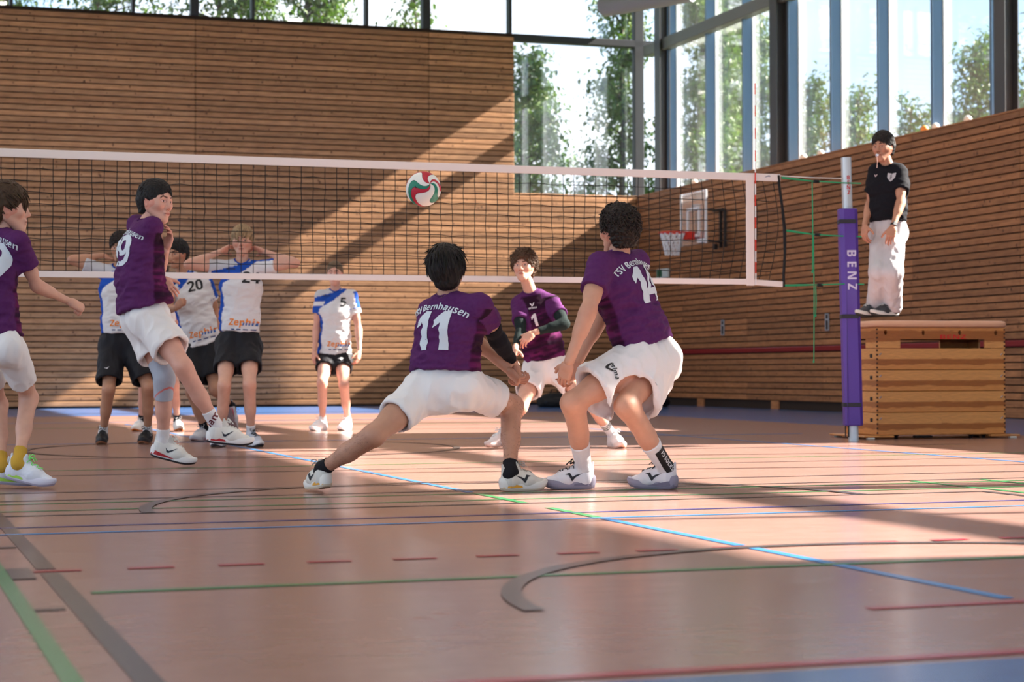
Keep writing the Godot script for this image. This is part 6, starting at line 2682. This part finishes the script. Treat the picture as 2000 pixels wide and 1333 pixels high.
	person(JOINTS_E, {
		"label": "curly-haired player number 1 facing the camera in front of the net, black arm sleeves", "group": purples, "cell": 0.0115, "girth": 0.97, "skin": fair, "hem": -0.02, "short_leg": 0.56, "flare": 0.120,
		"hair": {"thick": 0.024, "top": 0.024, "line": 0.072, "nape": 0.075, "locks": 330, "len": 0.050, "mess": 1.1, "curl": 0.011, "lift": 0.016, "colour": Color(0.070, 0.036, 0.020), "seed": 6, "amp": 0.012, "freq": 46.0, "stretch": Vector3.ONE},
		"dye": purple, "shorts": white_short, "handL": "relax", "palmL": PALM_E_L, "palmR": PALM_E_R, "sleeve": 0.58,
		"prints": [{"called": "number", "side": "front", "x": 0.0, "y": -0.255, "art": one_shape(0.105), "colour": Color(0.85, 0.80, 0.82), "slant": -0.06}, {"called": "maker_mark", "side": "front", "x": 0.0, "y": -0.125, "art": leaf_mark(0.040), "colour": Color(0.85, 0.82, 0.84)}, {"called": "maker_name", "side": "front", "x": 0.0, "y": -0.152, "art": glyphs("erima", 0.018, font_bold), "colour": Color(0.85, 0.82, 0.84)}],
		"wraps": [sock("L", 1.62, white_sock, {"stripes": [[0.022, 0.0045, Color(0.02, 0.05, 0.04)], [0.040, 0.0045, Color(0.02, 0.05, 0.04)], [0.058, 0.0045, Color(0.02, 0.05, 0.04)]]}), sock("R", 1.70, white_sock), {"called": "arm_sleeve", "on": "arm", "side": "L", "from": 0.50, "to": 1.86, "colour": Color(0.013, 0.020, 0.022), "grow": 0.005}, {"called": "arm_sleeve", "on": "arm", "side": "R", "from": 0.50, "to": 1.80, "colour": Color(0.013, 0.020, 0.022), "grow": 0.005}],
		"shoe": {"upper": Color(0.90, 0.86, 0.85), "mid": Color(0.90, 0.82, 0.79), "out": Color(0.85, 0.68, 0.60), "lace": Color(0.92, 0.92, 0.92)},
	})
	person(JOINTS_F, {
		"label": "dark-haired player in white and blue, elbow raised, beyond the net, far left", "group": whites, "cell": 0.013, "girth": 1.0, "skin": tan_, "hem": -0.04, "short_leg": 0.84, "flare": 0.120, "hem_size": [0.180, 0.135],
		"hair": {"thick": 0.022, "top": 0.03, "line": 0.074, "nape": 0.07, "locks": 220, "len": 0.045, "mess": 1.0, "curl": 0.009, "colour": Color(0.020, 0.013, 0.010), "seed": 7, "amp": 0.011, "freq": 48.0, "stretch": Vector3.ONE},
		"dye": swoosh, "trim": Color(0.018, 0.075, 0.40), "prints": white_prints("8", -0.53), "shorts": black_short, "palmR": PALM_F_R, "palmL": PALM_F_L,
		"wraps": [sock("R", 1.84, white_sock), sock("L", 1.84, white_sock)],
		"short_prints": [{"called": "maker_mark", "leg": "R", "t": 0.68, "out": FRONT, "art": outline([[-0.5, 0.1], [0.0, -0.05], [0.5, 0.3], [0.1, -0.25]], 0.05), "colour": Color(0.8, 0.8, 0.82)}],
		"shoe": {"upper": Color(0.07, 0.07, 0.09), "mid": Color(0.13, 0.13, 0.15), "out": Color(0.55, 0.36, 0.24), "lace": Color(0.06, 0.06, 0.07), "mark": "bird", "ink": Color(0.75, 0.75, 0.77)},
	})
	person(JOINTS_G, {
		"label": "black-haired player number 20 leaning in white and blue beyond the net", "group": whites, "cell": 0.013, "girth": 1.0, "skin": tan_, "hem": 0.03, "short_leg": 0.74, "flare": 0.115, "raised": "L",
		"hair": {"bangs": true, "thick": 0.014, "top": 0.022, "line": 0.070, "nape": 0.06, "locks": 160, "len": 0.035, "mess": 0.6, "flow": Vector3(0.2, -0.5, 0.9), "colour": Color(0.012, 0.010, 0.010), "seed": 8},
		"dye": swoosh, "trim": Color(0.018, 0.075, 0.40), "prints": white_prints("20", -0.60), "shorts": black_short, "handR": "fist", "palmR": PALM_G_R,
		"wraps": [sock("R", 1.78, black_sock), sock("L", 1.72, black_sock)],
		"shoe": {"upper": Color(0.78, 0.78, 0.80), "mid": Color(0.74, 0.74, 0.77), "out": Color(0.60, 0.50, 0.50), "wedge": Color(0.75, 0.25, 0.35), "lace": Color(0.7, 0.7, 0.72)},
	})
	person(JOINTS_H, {
		"label": "blond player number 24 beyond the net with both hands behind his head", "group": whites, "cell": 0.0125, "girth": 0.98, "skin": fair, "hem": -0.03, "short_leg": 0.60, "flare": 0.112, "hem_size": [0.182, 0.135], "sleeve": 0.36,
		"hair": {"bangs": true, "thick": 0.017, "line": 0.050, "nape": 0.08, "locks": 260, "len": 0.065, "mess": 0.2, "flow": Vector3(0, -0.7, 0.7), "colour": Color(0.30, 0.205, 0.115), "seed": 9, "wide": 0.005, "stretch": Vector3(1, 0.3, 1)},
		"dye": swoosh, "trim": Color(0.018, 0.075, 0.40), "prints": white_prints("24", -0.55), "shorts": black_short, "palmR": PALM_F_R, "palmL": PALM_F_L,
		"wraps": [sock("R", 1.80, white_sock), sock("L", 1.80, white_sock)],
		"shoe": {"upper": Color(0.74, 0.77, 0.82), "mid": Color(0.85, 0.86, 0.88), "out": Color(0.20, 0.21, 0.25), "lace": Color(0.06, 0.07, 0.09), "wedge": Color(0.6, 0.62, 0.66)},
	})
	person(JOINTS_I, {
		"label": "player number 5 standing alone beyond the net with hanging arms and short black shorts", "group": whites, "cell": 0.0135, "girth": 0.97, "skin": pink, "hem": 0.015, "short_leg": 0.42, "flare": 0.108, "hem_size": [0.205, 0.140],
		"hair": {"thick": 0.009, "line": 0.080, "nape": 0.06, "locks": 120, "len": 0.022, "mess": 0.4, "flow": Vector3(0, -0.4, -0.9), "colour": Color(0.14, 0.095, 0.06), "seed": 10, "amp": 0.004},
		"dye": swoosh, "trim": Color(0.018, 0.075, 0.40), "prints": white_prints("5", -0.62), "shorts": black_short,
		"wraps": [sock("R", 1.86, white_sock), sock("L", 1.86, white_sock)],
		"short_prints": [{"called": "maker_mark", "leg": "L", "t": 0.28, "out": FRONT, "art": outline([[-0.6, 0.2], [-0.1, -0.1], [0.1, -0.5], [0.3, -0.1], [0.6, 0.1], [0.2, 0.2]], 0.06), "colour": Color(0.85, 0.85, 0.87)}],
		"shoe": {"upper": Color(0.93, 0.93, 0.94), "mid": Color(0.92, 0.92, 0.93), "out": Color(0.86, 0.86, 0.88), "lace": Color(0.94, 0.94, 0.95)},
	})
	person(JOINTS_K, {
		"label": "player hidden behind others at the left, only bare legs and orange-soled white shoes showing", "group": whites, "cell": 0.014, "girth": 0.95, "skin": pink, "hem": 0.0, "short_leg": 0.6,
		"hair": {"thick": 0.014, "line": 0.072, "nape": 0.06, "locks": 60, "len": 0.035, "mess": 0.4, "colour": Color(0.05, 0.03, 0.02), "seed": 12},
		"dye": swoosh, "shorts": black_short,
		"wraps": [sock("R", 1.80, black_sock), sock("L", 1.80, black_sock)],
		"shoe": {"upper": Color(0.90, 0.90, 0.89), "mid": Color(0.90, 0.88, 0.85), "out": Color(0.86, 0.45, 0.12), "lace": Color(0.9, 0.9, 0.9)},
	})
	var crest := outline([[-0.5, 0.5], [0.0, 0.36], [0.5, 0.5], [0.46, -0.05], [0.2, -0.42], [0.0, -0.55], [-0.2, -0.42], [-0.46, -0.05]], 0.075)
	var crest_in := outline([[-0.12, 0.36], [0.10, 0.34], [0.10, -0.36], [-0.10, -0.36]], 0.075)
	person(JOINTS_J, {
		"label": "referee in black shirt and baggy pale grey trousers standing on the wooden box", "cell": 0.0115, "girth": 0.98, "skin": Color(0.44, 0.215, 0.135), "hem": -0.03, "long": true, "ground": 1.107, "short_folds": 0.008, "palmL": PALM_J_L, "palmR": PALM_J_R, "hem_size": [0.172, 0.130], "sleeve": 0.62,
		"hair": {"bangs": true, "thick": 0.015, "top": 0.022, "line": 0.068, "nape": 0.055, "locks": 220, "len": 0.030, "mess": 0.35, "flow": Vector3(-0.2, -0.6, 0.8), "colour": Color(0.016, 0.012, 0.011), "seed": 11},
		"dye": func(_p: Vector3, _n: Vector3, _f: Dictionary) -> Color: return Color(0.0085, 0.009, 0.012), "shorts": Color(0.50, 0.48, 0.50),
		"prints": [{"called": "crest", "side": "front", "x": 0.075, "y": -0.135, "art": crest, "colour": Color(0.72, 0.70, 0.72)}, {"called": "crest_stripe", "side": "front", "x": 0.073, "y": -0.135, "art": crest_in, "colour": Color(0.12, 0.12, 0.14)}, {"called": "chest_mark", "side": "front", "x": -0.075, "y": -0.115, "art": leaf_mark(0.03), "colour": Color(0.85, 0.75, 0.75)}],
		"shoe": {"upper": Color(0.20, 0.21, 0.23), "mid": Color(0.80, 0.79, 0.76), "out": Color(0.12, 0.14, 0.14), "lace": Color(0.80, 0.79, 0.77), "mark": "tick", "ink": Color(0.75, 0.75, 0.74)}, "extra": referee_kit,
	})


func turned(g: Geo) -> Geo:
	var o := Geo.new()
	o.add(g, Transform3D(Basis(Vector3.BACK, -PI / 2), Vector3.ZERO))
	return o


func referee_kit(o: Node3D, J: Dictionary, hb: Basis, _skin: Color) -> void:
	var mouth: Vector3 = J.head + hb * Vector3(0.0, -0.064, 0.100)
	var g := Geo.new()
	g.ball(mouth + hb * Vector3(0, -0.004, 0.026), Vector3.ONE * 0.013, Color.WHITE, 8, 12)
	g.box(Vector3(0.014, 0.009, 0.030), Transform3D(hb, mouth + hb * Vector3(0, 0.002, 0.010)), 0.002)
	obj("whistle", g.mesh(), plain(Color(0.78, 0.80, 0.86)), o)
	g = Geo.new()
	var a: Vector3 = mouth + hb * Vector3(0, -0.014, 0.030)
	g.tube(PackedVector3Array([a, a + Vector3(0.004, -0.05, 0.0), a + Vector3(0.002, -0.10, -0.004)]), PackedFloat32Array([0.0028, 0.0024, 0.0022]), 5)
	obj("lanyard", g.mesh(), plain(Color(0.70, 0.55, 0.52)), o)
	var w: Vector3 = J.wL
	var d: Vector3 = (J.wL - J.eL).normalized()
	var s := Sdf.new()
	arm_bones(s, J.sL, J.eL, J.wL, 0.98)
	s.grow = 0.0035
	g = Geo.new()
	s.net(g, 0.005, [Plane(-d, w - d * 0.022), Plane(d, w + d * 0.0)], [], one_colour(Color.WHITE), null)
	var watch := obj("wristwatch", g.mesh(), plain(Color(0.06, 0.06, 0.07)), o)
	var out := flatten(Vector3(-0.2, 0, 1.0), d)
	obj("watch_face", block(Vector3(0.036, 0.036, 0.008), 0.004), plain(Color(0.32, 0.33, 0.35)), watch, Transform3D(Basis(d.cross(out), d, out), w - d * 0.011 + out * 0.032))


# short dark hairs on the calves and knees
func leg_hair(_c: Color) -> Callable:
	return func(o: Node3D, J: Dictionary, _hb: Basis, _skin: Color) -> void:
		var r := RandomNumberGenerator.new()
		r.seed = 21
		var g := Geo.new()
		for q in ["R", "L"]:
			var s := Sdf.new()
			leg_bones(s, J["h" + q], J["k" + q], J["a" + q], J["t" + q], 1.0)
			var ids := s.every()
			for i in 1700:
				var t := r.randf_range(-0.42, 0.86)
				var a: Vector3 = J["k" + q]
				var b: Vector3 = J["a" + q]
				if t < 0.0:
					b = J["h" + q]
					t = -t
				var axis := (b - a).normalized()
				var side := axis.cross(Vector3(r.randfn(), r.randfn(), r.randfn())).normalized()
				var p := a.lerp(b, t) + side * 0.10
				var k := 0
				while s.ev(p, ids) > 0.0005 and k < 50:
					p -= side * 0.0022
					k += 1
				var down: Vector3 = (J["a" + q] - J["k" + q]).normalized()
				var tip := p + (down + side * 0.55 + Vector3(r.randfn(), r.randfn(), r.randfn()) * 0.25).normalized() * r.randf_range(0.008, 0.016)
				var w := axis.cross(side) * 0.00045
				g.tri(p - w - side * 0.001, p + w - side * 0.001, tip, side)
				g.tri(p - side * 0.0017, p + side * 0.0003, tip, axis.cross(side))
		var h := obj("leg_hair", g.mesh(), plain(Color(0.16, 0.10, 0.07)), o)
		h.set_meta("kind", "stuff")
